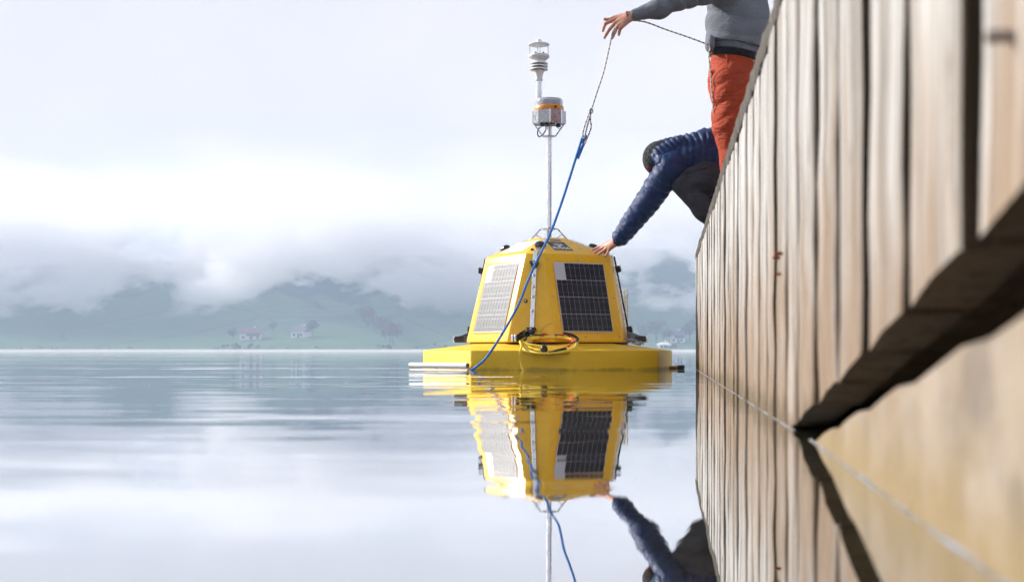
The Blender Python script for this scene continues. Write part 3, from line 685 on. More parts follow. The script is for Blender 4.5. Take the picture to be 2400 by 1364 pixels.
# roof labels
def roof_frame(k):
    p0 = (pol(.4025, 90 * k + 7.7, ZT) + pol(.4025, 90 * (k + 1) - 7.7, ZT)) / 2; p1 = (pol(.135, 90 * k + 16, .812) + pol(.135, 90 * (k + 1) - 16, .812)) / 2
    u = (pol(.4, 90 * (k + 1) - 8, 0) - pol(.4, 90 * k + 8, 0)).normalized(); vv = p1 - p0; L = vv.length; vv.normalize(); n = u.cross(vv); n = n if n.z > 0 else -n
    return p0, u, vv, n, L
DKST = plain('dark_sticker', (.02, .022, .03), .4); WST = plain('white_print', (.8, .8, .8), .5, 0, .03)
p0, u, vv, n, L = roof_frame(0)
def sticker(cx, cv, w, h, mat, name, k=0):
    p0, u, vv, n, L = roof_frame(k); b = MB(); b.box((0, 0, 0), (w, h, .0012)); o = b.build(name, mat, cabin); M2 = Matrix((u, vv, n)).transposed().to_4x4(); M2.translation = p0 + u * cx + vv * (L * cv) + n * .0012; o.matrix_local = M2; return o
stk = sticker(-.065, .50, .135, .125, DKST, 'logo_sticker'); stk['label'] = 'dark square sticker with white emblem and lettering'
def text_mesh(txt, size):
    cu = bpy.data.curves.new('txt', 'FONT'); cu.body = txt; cu.size = size; cu.align_x = 'CENTER'; cu.extrude = .0003; cu.resolution_u = 3; cu.offset = size * .018
    o = bpy.data.objects.new('txt', cu); COL.objects.link(o); dg = bpy.context.evaluated_depsgraph_get(); me = bpy.data.meshes.new_from_object(o.evaluated_get(dg)); bpy.data.objects.remove(o); bpy.data.curves.remove(cu); return me
o = link('lettering', text_mesh('FLYDOG', .034), WST, stk); o.location = (0, -.046, .0012); o.scale = (.92, 1.25, 1)
b = MB()
for pts in ([(-.030, .030), (-.026, .012), (-.010, .006), (-.020, .024)], [(-.008, .046), (.002, .026), (.010, .044), (.004, .038)], [(.014, .030), (.034, .022), (.030, .006), (.016, .012)], [(-.012, .000), (.012, .000), (.008, -.010), (-.008, -.010)], [(-.006, .020), (.006, .020), (.005, .004), (-.005, .004)]):
    b.loft([[(x, y, .0008) for x, y in pts], [(x, y, .0013) for x, y in pts]])
b.build('emblem', WST, stk)
s2 = sticker(-.045, .90, .078, .026, DKST, 'name_plate'); b = MB()
for i in range(7): b.box((-.030 + i * .010, 0, .0009), (.007, .011, .0006))
b.build('plate_print', plain('grey_print', (.4, .4, .42), .5), s2)
s3 = sticker(.0, .52, .27, .15, plain('notice_white', (.75, .76, .78), .35), 'notice_sticker', 3); b = MB()
for i in range(4): b.box((-.03, .04 - i * .022, .0009), (.14 - .02 * (i % 2), .004, .0004))
b.build('notice_print', plain('notice_grey', (.35, .36, .38), .6), s3)
# mast foot, mast
def wl(px, py, dy=0.): return loc(at(px, py, 9.0 + dy))
foot = MB()
for k in range(4):
    a = 90 * k + 8; p = pol(.118, a, .812); q = pol(.052, a, .884)
    foot.tube([p, q], .0048, 4); foot.tube([pol(.085, a, .846), pol(.03, a, .815)], .0036, 4)
    foot.tube([q, pol(.052, a + 90, .884)], .0042, 4)
    foot.tube([p, pol(.118, a + 90, .812)], .004, 4)
foot.lathe([(.05, .880), (.05, .886)], n=12)
foot.build('mast_foot', STEEL, buoy)
zt = H + (821 - 320) / (2400 * F) * 9
b = MB(); b.lathe([(.0175, .80), (.0175, zt + .06)], n=20); b.build('mast', ALU, buoy, smooth=40)
# lantern cage: eight plates on a ring, struts down to a small plate
zc0, zc1 = H + (821 - 290) / 3333.3 * 9, H + (821 - 262) / 3333.3 * 9
def o8(r, z): return [pol(r, 45 * i + 16, z) for i in range(8)]
cage = MB(); cage.loft([o8(.104, zc0 - .004), o8(.104, zc0), o8(.04, zc0), o8(.04, zc0 - .004)], caps=False)
cg = cage.build('lantern_cage', STEEL, buoy)
for i in range(8):
    A, Bp = pol(.103, 45 * i + 16.6, zc0), pol(.103, 45 * (i + 1) + 15.4, zc0); mb = MB(); inn = .97
    mb.loft([[A, Bp, Bp * 1, A * 1], ] and [[A, Bp, Vector((Bp.x * inn, Bp.y * inn, zc0)), Vector((A.x * inn, A.y * inn, zc0))], [A + Vector((0, 0, zc1 - zc0)), Bp + Vector((0, 0, zc1 - zc0)), Vector((Bp.x * inn, Bp.y * inn, zc1)), Vector((A.x * inn, A.y * inn, zc1))]])
    mb.build('cage_plate', STEEL, cg, bevel=.0008)
    if i % 2 == 0:
        mb = MB(); mb.tube([pol(.098, 45 * i + 16, zc0), pol(.040, 45 * i + 16, zt)], .0042, 4); mb.tube([pol(.070, 45 * i + 16, (zc0 + zt) / 2), pol(.03, 45 * i + 16, zc0 - .004)], .0032, 4); mb.build('cage_strut', STEEL, cg)
    mb = MB(); mb.tube([pol(.104, 45 * i + 16, zc0 - .004), pol(.104, 45 * i + 16, zc1 + .003)], .0036, 6); mb.build('cage_post', ALU, cg)
b = MB(); b.lathe([(.044, zt - .003), (.044, zt + .003)], n=8); b.build('cage_foot_plate', STEEL, cg)
b = MB(); b.lathe([(.09, zc1 - .012), (.09, zc1 - .006)], n=24); b.build('beacon_shelf', STEEL, cg)
for cx, an in ((.066, 200), (.06, 90), (.066, 330)):
    b = MB(); p = pol(cx, an, zc0 - .004); b.lathe([(.016, -.022), (.016, 0)], tuple(p), 10); b.build('cable_gland', PBLACK, cg, smooth=40)
b = MB(); p = pol(.066, 262, zc0 - .02); b.tube(spline([p, p + Vector((-.012, 0, -.03)), p + Vector((-.002, -.01, -.06)), p + Vector((.022, -.01, -.052)), p + Vector((.045, 0, -.015))], 6), .0042, 6); b.build('lantern_cable', PBLACK, buoy, smooth=60)
ORANGE = plain('orange_plastic', (.75, .27, .02), .35, 0, .06)
m = NM('clear_lens'); bs = m.bsdf((.86, .87, .93), .12, 0, .5); bs.inputs['Transmission Weight'].default_value = .6; bs.inputs['IOR'].default_value = 1.45
v = m.coord('Object'); m.l(m.mix(m.noise(v, 12, 2), (.80, .82, .90), (.9, .9, .95)), bs.inputs['Base Color']); LENS = m.m
z1 = H + (821 - 250) / 3333.3 * 9; z2 = H + (821 - 233) / 3333.3 * 9
bb = MB(); bb.lathe([(.088, zc1 - .006), (.093, zc1 + .002), (.093, z1 - .006), (.088, z1)], n=32); bo = bb.build('beacon_base', ORANGE, buoy, smooth=40)
lens = MB(); rr = []
nn = 64
for z, r in ((z1, .086), (z1 + .034, .086), (z2 - .006, .084), (z2, .078), (z2 + .002, .05)):
    rr.append([Vector(((r + (.0012 if (j % 2 and z < z2 - .008) else 0)) * math.cos(2 * math.pi * j / nn), (r + (.0012 if (j % 2 and z < z2 - .008) else 0)) * math.sin(2 * math.pi * j / nn), z)) for j in range(nn)])
lens.loft(rr); lens.build('beacon_lens', LENS, buoy, smooth=40)
b = MB(); b.lathe([(.05, z1 + .002), (.05, z2 - .012)], n=16); b.build('beacon_lamp', plain('lamp_core', (.55, .55, .6), .4), bo)
b = MB(); pc = pol(.0925, 38, (zc1 + z1) / 2); b.box(pc, (.016, .006, .012), Matrix.Rotation(R(38), 3, 'Z')); b.build('beacon_tag', PBLACK, bo)
# weather sensor on its offset tube
wx = loc(at(1263, 200, 9.085)); wx = Vector((wx.x, wx.y, 0))
def hz(py): return H + (821 - py) / 3333.3 * 9.085
b = MB(); b.lathe([(.0195, zc0), (.0195, hz(190))], (wx.x, wx.y, 0), 18); b.build('sensor_tube', ALU, buoy, smooth=40)
ws = MB(); prof = [(.024, hz(191)), (.0255, hz(189)), (.0255, hz(186)), (.023, hz(185)), (.023, hz(182)), (.027, hz(174)), (.036, hz(168)), (.036, hz(166))]
ws.lathe(prof, (wx.x, wx.y, 0), 24); w1 = ws.build('sensor_neck', WPLAST, buoy, smooth=40)
for pz in (165, 158, 151.5):
    b = MB(); b.lathe([(.034, hz(pz - 1)), (.058, hz(pz)), (.0595, hz(pz - 1)), (.058, hz(pz - 2.2)), (.045, hz(pz - 5)), (.034, hz(pz - 5.4))], (wx.x, wx.y, 0), 28); b.build('shield_disc', WPLAST, buoy, smooth=35)
b = MB(); b.lathe([(.030, hz(166)), (.030, hz(144))], (wx.x, wx.y, 0), 16); b.build('shield_core', PBLACK, buoy)
b = MB(); b.lathe([(.046, hz(147)), (.043, hz(144.5)), (.050, hz(141)), (.064, hz(137)), (.0685, hz(134)), (.0685, hz(131.5)), (.064, hz(129.5)), (.0, hz(129))], (wx.x, wx.y, 0), 32, caps=False); b.build('sensor_bowl', WPLAST, buoy, smooth=45)
for i in range(4):
    a = R(90 * i + 20); b = MB(); b.tube([(wx.x + .059 * math.cos(a), wx.y + .059 * math.sin(a), hz(130)), (wx.x + .059 * math.cos(a), wx.y + .059 * math.sin(a), hz(107))], .0032, 6); b.build('sensor_post', WPLAST, buoy)
for i in range(4):
    a = R(90 * i + 65); b = MB(); c = (wx.x + .034 * math.cos(a), wx.y + .034 * math.sin(a), 0); b.lathe([(.0075, hz(130)), (.0085, hz(127.5)), (.006, hz(124.5)), (.0, hz(124))], c, 10, caps=False); b.build('ultrasonic_transducer', PBLACK, buoy, smooth=60)
b = MB(); b.lathe([(.056, hz(108)), (.067, hz(107)), (.0685, hz(105.5)), (.064, hz(103.5)), (.030, hz(101.2)), (.017, hz(100.5)), (.017, hz(96)), (.013, hz(93.6)), (.0, hz(92.8))], (wx.x, wx.y, 0), 28); b.build('sensor_roof', WPLAST, buoy, smooth=40)
# pipes at the waterline
def pw(px, py, Y): return loc(at(px, py, Y))
b = MB(); P0, P1 = at(962, 858.5, 8.66), at(1096, 858.5, 8.34); P0[2] = P1[2] = .026
b.tube([loc(P0), loc(P1)], .017, 16); pipe = b.build('pipe_arm', WPLAST, buoy, smooth=40)
dP = (P1 - P0)
for t_ in (.02, .47, .93):
    c = P0 + dP * t_; b = MB(); b.box(loc(c + np.array([0, 0, -.018])), (.009, .012, .04)); b.build('pipe_bracket', WPLAST, pipe)
b = MB(); q0_, q1_ = P0.copy(), P1.copy(); q0_[2] = q1_[2] = -.006; b.tube([loc(q0_), loc(q1_)], .011, 8); b.build('pipe_rail', WPLAST, pipe)
b = MB(); ee = P1 + dP / np.linalg.norm(dP) * .003; b.tube([loc(P1 - dP * .005), loc(ee)], .0145, 14); b.build('pipe_end', plain('brown_end', (.3, .2, .12), .6), pipe)
b = MB(); b.tube([loc(at(1560, 860.5, 9.05)), loc(at(1596, 860.5, 8.95))], .0095, 12); b.build('yellow_pipe', plain('yellow_pipe', (.6, .38, .04), .45), buoy, smooth=40)
b = MB(); b.tube([loc(at(1591, 860, 8.96)), loc(at(1602, 860, 8.93))], .0125, 12); b.build('pipe_cap', PBLACK, buoy, smooth=40)
# mooring plate with cut-outs behind the quay-side corner
b = MB(); T = lambda px, py: loc(at(px, py, 9.16))
pl_ = MB()
def bar(p, q, w=.006): pl_.tube([T(*p), T(*q)], w, 4)
b.loft([[T(1452, 678), T(1466, 679), T(1463, 722), T(1456, 724)], [T(1452, 678) + Vector((.0, .004, 0)), T(1466, 679) + Vector((.0, .004, 0)), T(1463, 722) + Vector((0, .004, 0)), T(1456, 724) + Vector((0, .004, 0))]])
b.build('mooring_plate', ALU, buoy)
for p, q in (((1471, 678), (1471, 800)), ((1464, 680), (1468, 800)), ((1471, 690), (1465, 703)), ((1465, 703), (1471, 718)), ((1471, 718), (1465, 732)), ((1465, 732), (1471, 742)), ((1466, 678), (1471, 678))): bar(p, q, .0035)
pl_.build('mooring_lattice', ALU, buoy)
b = MB(); b.tube(spline([T(1459, 700), T(1457, 712), T(1462, 726), T(1464, 742), T(1461, 735), T(1459, 715)], 5), .006, 6); b.build('snap_hook', PBLACK, buoy, smooth=60)

# ---- things lying on the buoy
CABY = plain('yellow_cable', (.85, .60, .045), .38, 0, .06, 3); REDR = plain('red_cord', (.55, .03, .03), .7, 0, .3, 90)
def Yc(py): return 8.155 + (832 - py) / 45 * .36
def coil_pt(px, py, d=0.): return at(px, py, Yc(py) + d)
cc = at(1287, 812, 8.35)
coil = empty('cable_coil', tuple(cc)); tag(coil, 'coil of yellow cable draped over the front edge of the buoy', 'cable')
path = []
rc = random.Random(5)
loops = [(1287, 804, 66, 17, 0), (1290, 803, 64, 19, 2), (1288, 806, 62, 22, -1), (1286, 808, 65, 25, 1), (1292, 807, 60, 15, -2), (1285, 800, 62, 13, 1)]
for li, (cx, cy_, rx, ry, tl) in enumerate(loops):
    for j in range(24):
        a = 2 * math.pi * j / 24 + math.pi; f_ = j / 24
        nx = loops[min(li + 1, len(loops) - 1)]; cx2 = cx + (nx[0] - cx) * f_; cy2 = cy_ + (nx[1] - cy_) * f_; rx2 = rx + (nx[2] - rx) * f_; ry2 = ry + (nx[3] - ry) * f_
        path.append(coil_pt(cx2 + rx2 * math.cos(a), cy2 - ry2 * math.sin(a) + tl * math.cos(a) + 1.0 * math.sin(3 * a + li), -.010 - .008 * (li % 3)))
b = MB(); b.tube(path, .0075, 8); b.build('cable', CABY, coil, cc, smooth=60)
b = MB(); b.tube(spline([at(1222, 803, 8.40), at(1219, 800, 8.36), at(1222, 812, 8.24), at(1219, 825, 8.155), at(1220, 845, 8.15), at(1229, 872, 8.15)], 8), .0075, 8); b.build('cable_tail', CABY, coil, cc, smooth=60)
b = MB(); b.tube(spline([coil_pt(1224, 801, -.03), coil_pt(1240, 790, -.03), coil_pt(1270, 786, -.03), coil_pt(1310, 781, -.03), coil_pt(1340, 785, -.03), coil_pt(1354, 795, -.03), coil_pt(1348, 803, -.03), coil_pt(1336, 807, -.03)], 8), .0085, 8); b.build('black_sleeve', PBLACK, coil, cc, smooth=60)
b = MB(); b.tube(spline([coil_pt(1268, 789, -.02), coil_pt(1290, 787, -.02), coil_pt(1315, 787, -.02), coil_pt(1330, 789, -.02), coil_pt(1345, 800, -.02), coil_pt(1340, 806, -.02), coil_pt(1330, 815, -.02)], 8), .010, 8); b.build('red_cord', REDR, coil, cc, smooth=60)
b = MB(); b.tube([coil_pt(1301, 788, -.03), coil_pt(1315, 788, -.03)], .0085, 8); b.build('grey_splice', plain('grey_splice', (.1, .1, .11), .5), coil, cc, smooth=60)
b = MB(); b.tube([coil_pt(1288, 827, -.03), coil_pt(1302, 823, -.035), coil_pt(1326, 818, -.035)], [.007, .009, .011], 8); b.tube([coil_pt(1287, 828, -.03), coil_pt(1292, 826, -.03)], .010, 8); b.build('black_plug', PBLACK, coil, cc, smooth=60)
b = MB(); b.tube(spline([coil_pt(1262, 802, -.04), coil_pt(1266, 792, -.045), coil_pt(1266, 780, -.05), at(1274, 768, 8.36), at(1284, 760, 8.37), at(1294, 758, 8.38)], 6), .0014, 5); b.build('cable_tie', PBLACK, coil, cc, smooth=60)
bl = at(1275, 817.5, 8.195)
b = MB(); b.lathe([(.022 * math.sin(math.pi * i / 14), -.022 * math.cos(math.pi * i / 14)) for i in range(15)], (0, 0, 0), 24, caps=False); o = b.build('ball_stopper', PBLACK, coil, smooth=80); o.location = Vector(bl - cc)
# chain with shackle by the quay-side lug
def torus(mb, c, u, w, ru, rw, r, n=16):
    mb.tube([c + u * (ru * math.cos(2 * math.pi * j / n)) + w * (rw * math.sin(2 * math.pi * j / n)) for j in range(n)], r, 6, closed=True)
ch0 = at(1482, 806, 8.74); chain = empty('chain', tuple(ch0)); tag(chain, 'short steel chain lying at the foot of the quay side lug', 'chain')
for i in range(9):
    t_ = i / 8; c = Vector(at(1467 + 38 * t_, 796 + 9 * t_ - 3.5 * math.sin(3.14 * t_), 8.74 - .01 * i)) - Vector(ch0)
    b = MB(); torus(b, Vector((0, 0, 0)), Vector((1, 0, -.2)).normalized(), Vector((0, .35, 1) if i % 2 else (0, 1, .35)).normalized(), .012, .0075, .0027); o = b.build('chain_link', STEEL, chain, smooth=80); o.location = c
b = MB(); b.tube([Vector(at(1480, 803.5, 8.72) - ch0), Vector(at(1503, 808, 8.70) - ch0)], .006, 8); b.build('shackle_pin', STEEL, chain, smooth=50)

# ------------------------------------------------------------------ ropes
def twisted(mb, path, r, turn=.055, strands=3, step=.006):
    P = [np.array(p) for p in path]; d = np.concatenate([[0], np.cumsum([np.linalg.norm(P[i + 1] - P[i]) for i in range(len(P) - 1)])])
    s = np.arange(0, d[-1], step); C = np.stack([np.interp(s, d, [p[k] for p in P]) for k in range(3)], -1)
    T = np.gradient(C, axis=0); T /= np.linalg.norm(T, axis=1)[:, None]
    U = np.cross(T, np.array([0.1, 1, 0.05])); U /= np.linalg.norm(U, axis=1)[:, None]; V = np.cross(T, U)
    for k in range(strands):
        a = 2 * np.pi * (s / turn + k / strands)
        mb.tube((C + (U * np.cos(a)[:, None] + V * np.sin(a)[:, None]) * r * .5).tolist(), r * .56, 6)
BLUE = plain('blue_rope', (.03, .21, .62), .65, 0, .25, 60); CORDW = plain('white_cord', (.62, .59, .54), .75, 0, .1, 80); CORDB = plain('black_fleck', (.015, .015, .02), .8)
bp = [(1368, 318, 8.02), (1362, 332, 8.02), (1340, 402, 8.05), (1314, 482, 8.08), (1286, 556, 8.11), (1258, 612, 8.13), (1236, 662, 8.15), (1216, 712, 8.17), (1190, 760, 8.19), (1162, 806, 8.2), (1138, 840, 8.22), (1118, 858, 8.23), (1098, 872, 8.24)]
bpath = spline([at(*p) for p in bp], 12); ro = np.array(bpath[0])
mb = MB(); twisted(mb, [np.array(p) - ro for p in bpath], .0076)
mb2 = [at(1364, 336, 8.02), at(1369, 322, 8.015), at(1373, 319, 8.01), at(1374, 324, 8.01), at(1370, 334, 8.015), at(1362, 352, 8.03), at(1354, 372, 8.035)]
twisted(mb, [np.array(p) - ro for p in spline(mb2, 10)], .0085)
rp = mb.build('blue_rope', BLUE, smooth=60); rp.location = Vector(ro); tag(rp, 'blue twisted rope running from the cord loop down into the lake', 'rope')
def cord(mb, path, r=.0042):
    P = [np.array(p) for p in path]; d = np.concatenate([[0], np.cumsum([np.linalg.norm(P[i + 1] - P[i]) for i in range(len(P) - 1)])])
    s = np.arange(0, d[-1], .007); C = [[np.interp(x, d, [p[k] for p in P]) for k in range(3)] for x in s]
    n = 6; f0 = len(mb.f); mb.tube(C, r, n)
    for i in range(len(C) - 1):
        for j in range(n):
            if (i % 4 == 0 and j in (0, 1, 2)) or (i % 4 == 2 and j in (3, 4, 5)): mb.m[f0 + i * n + j] = 1
HANDP = (1437, 74, 8.0)
cp = [at(*HANDP), at(1434, 84, 8.0), at(1428, 112, 8.0), at(1416, 165, 8.0), at(1400, 215, 8.0), at(1386, 258, 8.005)]
mb = MB(); org = np.array(cp[0])
L_ = lambda pts, n=8: [np.array(p) - org for p in spline(pts, n)]
cord(mb, L_(cp)); cord(mb, L_([at(1386, 258, 8.0), at(1381, 266, 8.0), at(1373, 288, 8.0), at(1366, 314, 8.005), at(1369, 325, 8.0), at(1376, 298, 8.0), at(1383, 272, 8.0)]))
cord(mb, L_([at(1384, 262, 7.995), at(1384, 285, 7.995), at(1386, 297, 7.99), at(1380, 315, 7.995), at(1370, 339, 8.0)]))
cord(mb, L_([at(1386, 256, 7.985), at(1381, 259, 7.985), at(1383, 265, 7.985), at(1389, 264, 7.985), at(1388, 258, 7.985), at(1383, 257, 7.99), at(1385, 268, 7.99)]), .005)
cord(mb, L_([at(*HANDP), at(1446, 62, 8.02), at(1470, 50, 8.03), at(1510, 52, 8.03), at(1560, 70, 8.0), at(1610, 87, 7.95), at(1656, 104, 7.93)]))
cord(mb, L_([at(1656, 104, 7.93), at(1664, 112, 7.93), at(1661, 128, 7.92), at(1664, 160, 7.92), at(1667, 200, 7.915), at(1672, 260, 7.92), at(1677, 305, 7.93), at(1683, 335, 7.95), at(1692, 350, 7.97)]))
o = mb.build('throw_line', [CORDW, CORDB], smooth=60); o.location = Vector(org); tag(o, 'thin white cord with dark flecks held by the standing person', 'cord')

# ------------------------------------------------------------------ people
def skin_material():
    m = NM('skin'); b = m.bsdf((.52, .25, .17), .5, 0, .4); v = m.coord()
    m.l(m.mix(m.maprange(m.noise(v, 45, 4, .6), .3, .7, 0, 1), (.44, .185, .125), (.58, .30, .21)), b.inputs['Base Color'])
    b.inputs['Subsurface Weight'].default_value = .12; b.inputs['Subsurface Radius'].default_value = (.012, .005, .003); b.inputs['Subsurface Scale'].default_value = .5
    m.bump(m.noise(v, 320, 3, .6), .25, .002); return m.m
SKIN = skin_material(); NAIL = plain('nail', (.62, .38, .32), .3)
def fabric(name, col, rough=.85, weave=900, wr=22, ws=.5, wd=.02, var=.15, sheen=.15, melange=0):
    m = NM(name); b = m.bsdf(col, rough, 0, .25); v = m.coord()
    f = m.noise(v, 9, 4, .6); c = m.mix(m.maprange(f, .3, .7, 0, 1), tuple(x * (1 - var) for x in col), tuple(x * (1 + var) for x in col))
    if melange: c = m.mix(m.maprange(m.noise(v, 420, 3, .7), .38, .62, melange, 0), c, tuple(x * .45 for x in col))
    m.l(c, b.inputs['Base Color']); b.inputs['Sheen Weight'].default_value = sheen
    st = m.n('ShaderNodeMapping'); st.inputs['Scale'].default_value = (1, 1, 1.8); st.inputs['Rotation'].default_value = (.5, .4, .3); m.l(v, st.inputs[0])
    h = m.math('ADD', m.math('MULTIPLY', m.noise(st.outputs[0], wr, 3, .55, .6), 1.0), m.math('MULTIPLY', m.noise(v, weave, 2), .05)); m.bump(h, ws, wd); return m.m
SWEAT = fabric('grey_melange', (.20, .215, .25), .92, 700, 20, .5, .02, .1, .0, .55); TROU = fabric('orange_cotton', (.36, .045, .012), .75, 900, 18, .6, .03, .1, 0)
CHAR = fabric('charcoal_twill', (.052, .058, .076), .75, 900, 20, .6, .02, .25, 0); PUFF = fabric('navy_nylon', (.010, .032, .115), .36, 500, 60, .6, .010, .15, 0)
KNIT = NM('knit'); bs = KNIT.bsdf((.03, .03, .03), .95, 0, .2); v = KNIT.coord(); sxx = KNIT.n('ShaderNodeSeparateXYZ'); KNIT.l(v, sxx.inputs[0])
n1 = KNIT.noise(v, 190, 2, .6); spk = KNIT.mix(KNIT.maprange(n1, .5, .6, 0, 1), (.012, .012, .013), (.16, .16, .16)); red = KNIT.mix(KNIT.maprange(n1, .45, .6, 0, 1), (.05, .006, .006), (.26, .03, .025))
KNIT.l(KNIT.mix(KNIT.maprange(sxx.outputs['Z'], -.030, -.016, 1, 0), spk, red), bs.inputs['Base Color']); KNIT.bump(n1, .9, .006); KNIT = KNIT.m
BELT = fabric('black_webbing', (.004, .004, .005), .8, 300, 200, .6, .003); SHOE = plain('shoe_leather', (.05, .035, .025), .6); HAIRM = plain('brown_hair', (.06, .035, .02), .7, 0, .3, 60)
def hand_sdf(P, wrist, fore, kn, chains, thumb, s=1.0):
    """palm between wrist and knuckles, four fingers, thumb from the side"""
    D = cone(P, fore, wrist, .030 * s, .026 * s)
    for i in range(4):
        w = wrist + (kn[i] - (kn[0] + kn[3]) / 2) * .45
        c = cone(P, w, kn[i], .0165 * s, .0115 * s); D = smin(D, c, .016)
    for i in range(4):
        r = (.0092, .0096, .0090, .0078)[i] * s; pts = [kn[i]] + chains[i]
        for j in range(len(pts) - 1):
            D = smin(D, cone(P, pts[j], pts[j + 1], r * (1.12 - .1 * j), r * (1.02 - .1 * j)), .005)
    for j in range(len(thumb) - 1): D = smin(D, cone(P, thumb[j], thumb[j + 1], (.0145, .0115, .0100)[j] * s, (.0115, .0100, .0088)[j] * s), .010 if j == 0 else .004)
    return D
def bounds(pts, pad): p = np.array(pts); return p.min(0) - pad, p.max(0) + pad

# ================= the standing person
SB = at(1728, 567, 8.03); SB[2] = DECK
person1 = empty('person', tuple(SB)); tag(person1, 'person in grey sweatshirt and orange trousers standing on the quay holding the cord', 'person')
Yh = 8.0
wrist = at(1474, 39, Yh); fore = at(1500, 31, Yh - .01)
kn = [at(1432.5, 50, 8.025), at(1440.5, 56, 8.0), at(1447.5, 62, 7.985), at(1455, 66, 7.975)]
ch = [[at(1418.5, 57, 8.02), at(1414.5, 67, 8.02), at(1413, 73, 8.02)], [at(1428, 70, 7.995), at(1420.5, 82, 7.995), at(1417, 89, 7.995)],
      [at(1441, 76, 7.985), at(1437, 85, 7.99), at(1435, 90, 7.99)], [at(1452, 74.5, 7.98), at(1450.8, 80, 7.985), at(1450.5, 83, 7.985)]]
th = [at(1458, 38, 8.035), at(1441, 42, 8.05), at(1428, 47, 8.05), at(1417.5, 46, 8.05)]
allp = [fore, wrist] + kn + [p for c in ch for p in c] + th
hd = net(lambda P: hand_sdf(P, wrist, fore, kn, ch, th, 1.0), *bounds(allp, .03), .0026)
shL, elL = at(1706, -36, 7.92), at(1600, -6, 7.95); shR = at(1752, -36, 8.28); elR = at(1725, 45, 8.36); wrR = at(1690, 98, 8.2)
hipL, knL, anL = at(1713, 215, 7.96), at(1724, 385, 7.95), at(1738, 545, 7.98); hipR, knR, anR = at(1752, 215, 8.14), at(1775, 385, 8.2), at(1790, 545, 8.22)
pel, chest, neck, head = at(1730, 165, 8.05), at(1728, 0, 8.08), at(1718, -75, 8.1), at(1700, -118, 8.08)
def body1(P):
    D = cone(P, pel, chest, .115, .135); D = smin(D, cone(P, chest, neck, .12, .055), .06); D = smin(D, cone(P, neck, head, .055, .06), .03)
    D = smin(D, ell(P, head, (.095, .078, .115)), .03); D = smin(D, ell(P, at(1657, -112, 8.05), (.016, .012, .016)), .012)
    for a, b_, c in ((shL, elL, fore), (shR, elR, wrR)):
        D = smin(D, cone(P, a, b_, .055, .042), .05); D = smin(D, cone(P, b_, c, .042, .028), .02)
    for a, b_, c in ((hipL, knL, anL), (hipR, knR, anR)):
        D = smin(D, cone(P, a, b_, .085, .055), .05); D = smin(D, cone(P, b_, c, .055, .038), .02); D = smin(D, cone(P, c + np.array([0, 0, -.03]), c + np.array([-.14, .06, -.04]), .03, .025), .03)
    return smin(D, ell(P, wrR + np.array([-.03, -.03, -.03]), (.045, .03, .05)), .02)
bb_ = bounds([pel, head, fore, elL, anR, anL, hipR, at(1657, -112, 8.05), wrR], .2); bb_[0][2] = DECK + .001
bd = net(body1, *bb_, .014)
link('body', body_mesh('body', [hd, bd], SB), SKIN, person1)
for i in range(4):
    a, b_ = ch[i][1], ch[i][2]; d_ = (b_ - a) / np.linalg.norm(b_ - a); up_ = np.array([-.25, -.85, .3]); up_ -= d_ * (up_ @ d_); up_ /= np.linalg.norm(up_); c = b_ + up_ * .0068 - d_ * .001
    sd_ = np.cross(d_, up_); q = MB(); q.loft([[c + d_ * x + sd_ * y for x, y in ((-.005, -.0045), (.005, -.004), (.0065, 0), (.005, .004), (-.005, .0045))], [c + up_ * .0012 + d_ * x + sd_ * y for x, y in ((-.004, -.0035), (.004, -.003), (.005, 0), (.004, .003), (-.004, .0035))]]); q.build('nail', NAIL, person1, SB)
# sweatshirt
cuffA, cuffB = at(1488, 36, 7.985), at(1508, 30, 7.98)
hem_c = at(1722, 118, 8.05); hem_n = np.array([.18, 0, .984]); hem_n /= np.linalg.norm(hem_n)
def fold(P, d, f, amp, seed):
    d = np.asarray(d, float) / np.linalg.norm(d); return -amp * (np.abs(np.sin(.5 * (P @ d) * f + 2.4 * wob(P, 7, seed))) ** .6 - .6) * np.clip(.45 + .9 * wob(P, 7, seed + 1), 0, 1.1)
def sweat_sdf(P):
    yq = (np.array([.45, .9, 0]), .86)
    D = cone(P, at(1724, 128, 8.06), at(1728, 55, 8.07), .146, .166, yq); D = smin(D, cone(P, at(1728, 55, 8.07), at(1728, -25, 8.09), .168, .165, yq), .06)
    D = smin(D, cone(P, at(1726, 112, 8.06), at(1726, 92, 8.06), .160, .166, yq), .03)
    for a, b_ in ((shL, chest), (shR, chest)): D = smin(D, cone(P, a + np.array([0, 0, .0]), chest + np.array([0, 0, .03]), .085, .12), .08)
    D = smin(D, cone(P, chest, neck, .13, .075), .05)
    D = D + fold(P, (.25, .1, 1), 62, .011, 11) + .004 * wob(P, 16, 5)
    S = cone(P, shL, elL, .086, .064); S = smin(S, cone(P, elL, at(1545, 21, 7.965), .062, .055), .03); S = smin(S, cone(P, at(1545, 21, 7.965), cuffB, .055, .040), .03)
    S = S + fold(P, (.9, 0, .55), 75, .009, 3) + .003 * wob(P, 26, 8)
    S2 = smin(cone(P, shR, elR, .08, .065), cone(P, elR, wrR, .064, .045), .03) + fold(P, (.6, .3, .8), 70, .005, 4)
    D = smin(D, S, .05); D = smin(D, S2, .05)
    return np.maximum(D, -((P - hem_c) @ hem_n) + .022)
sv = net(sweat_sdf, at(1484, 175, 7.7) - np.array([0, .02, 0]), at(1812, -95, 8.45) + np.array([.06, .1, .02]), .0085)
sw = link('sweatshirt', body_mesh('sweatshirt', [sv], SB), SWEAT, person1)
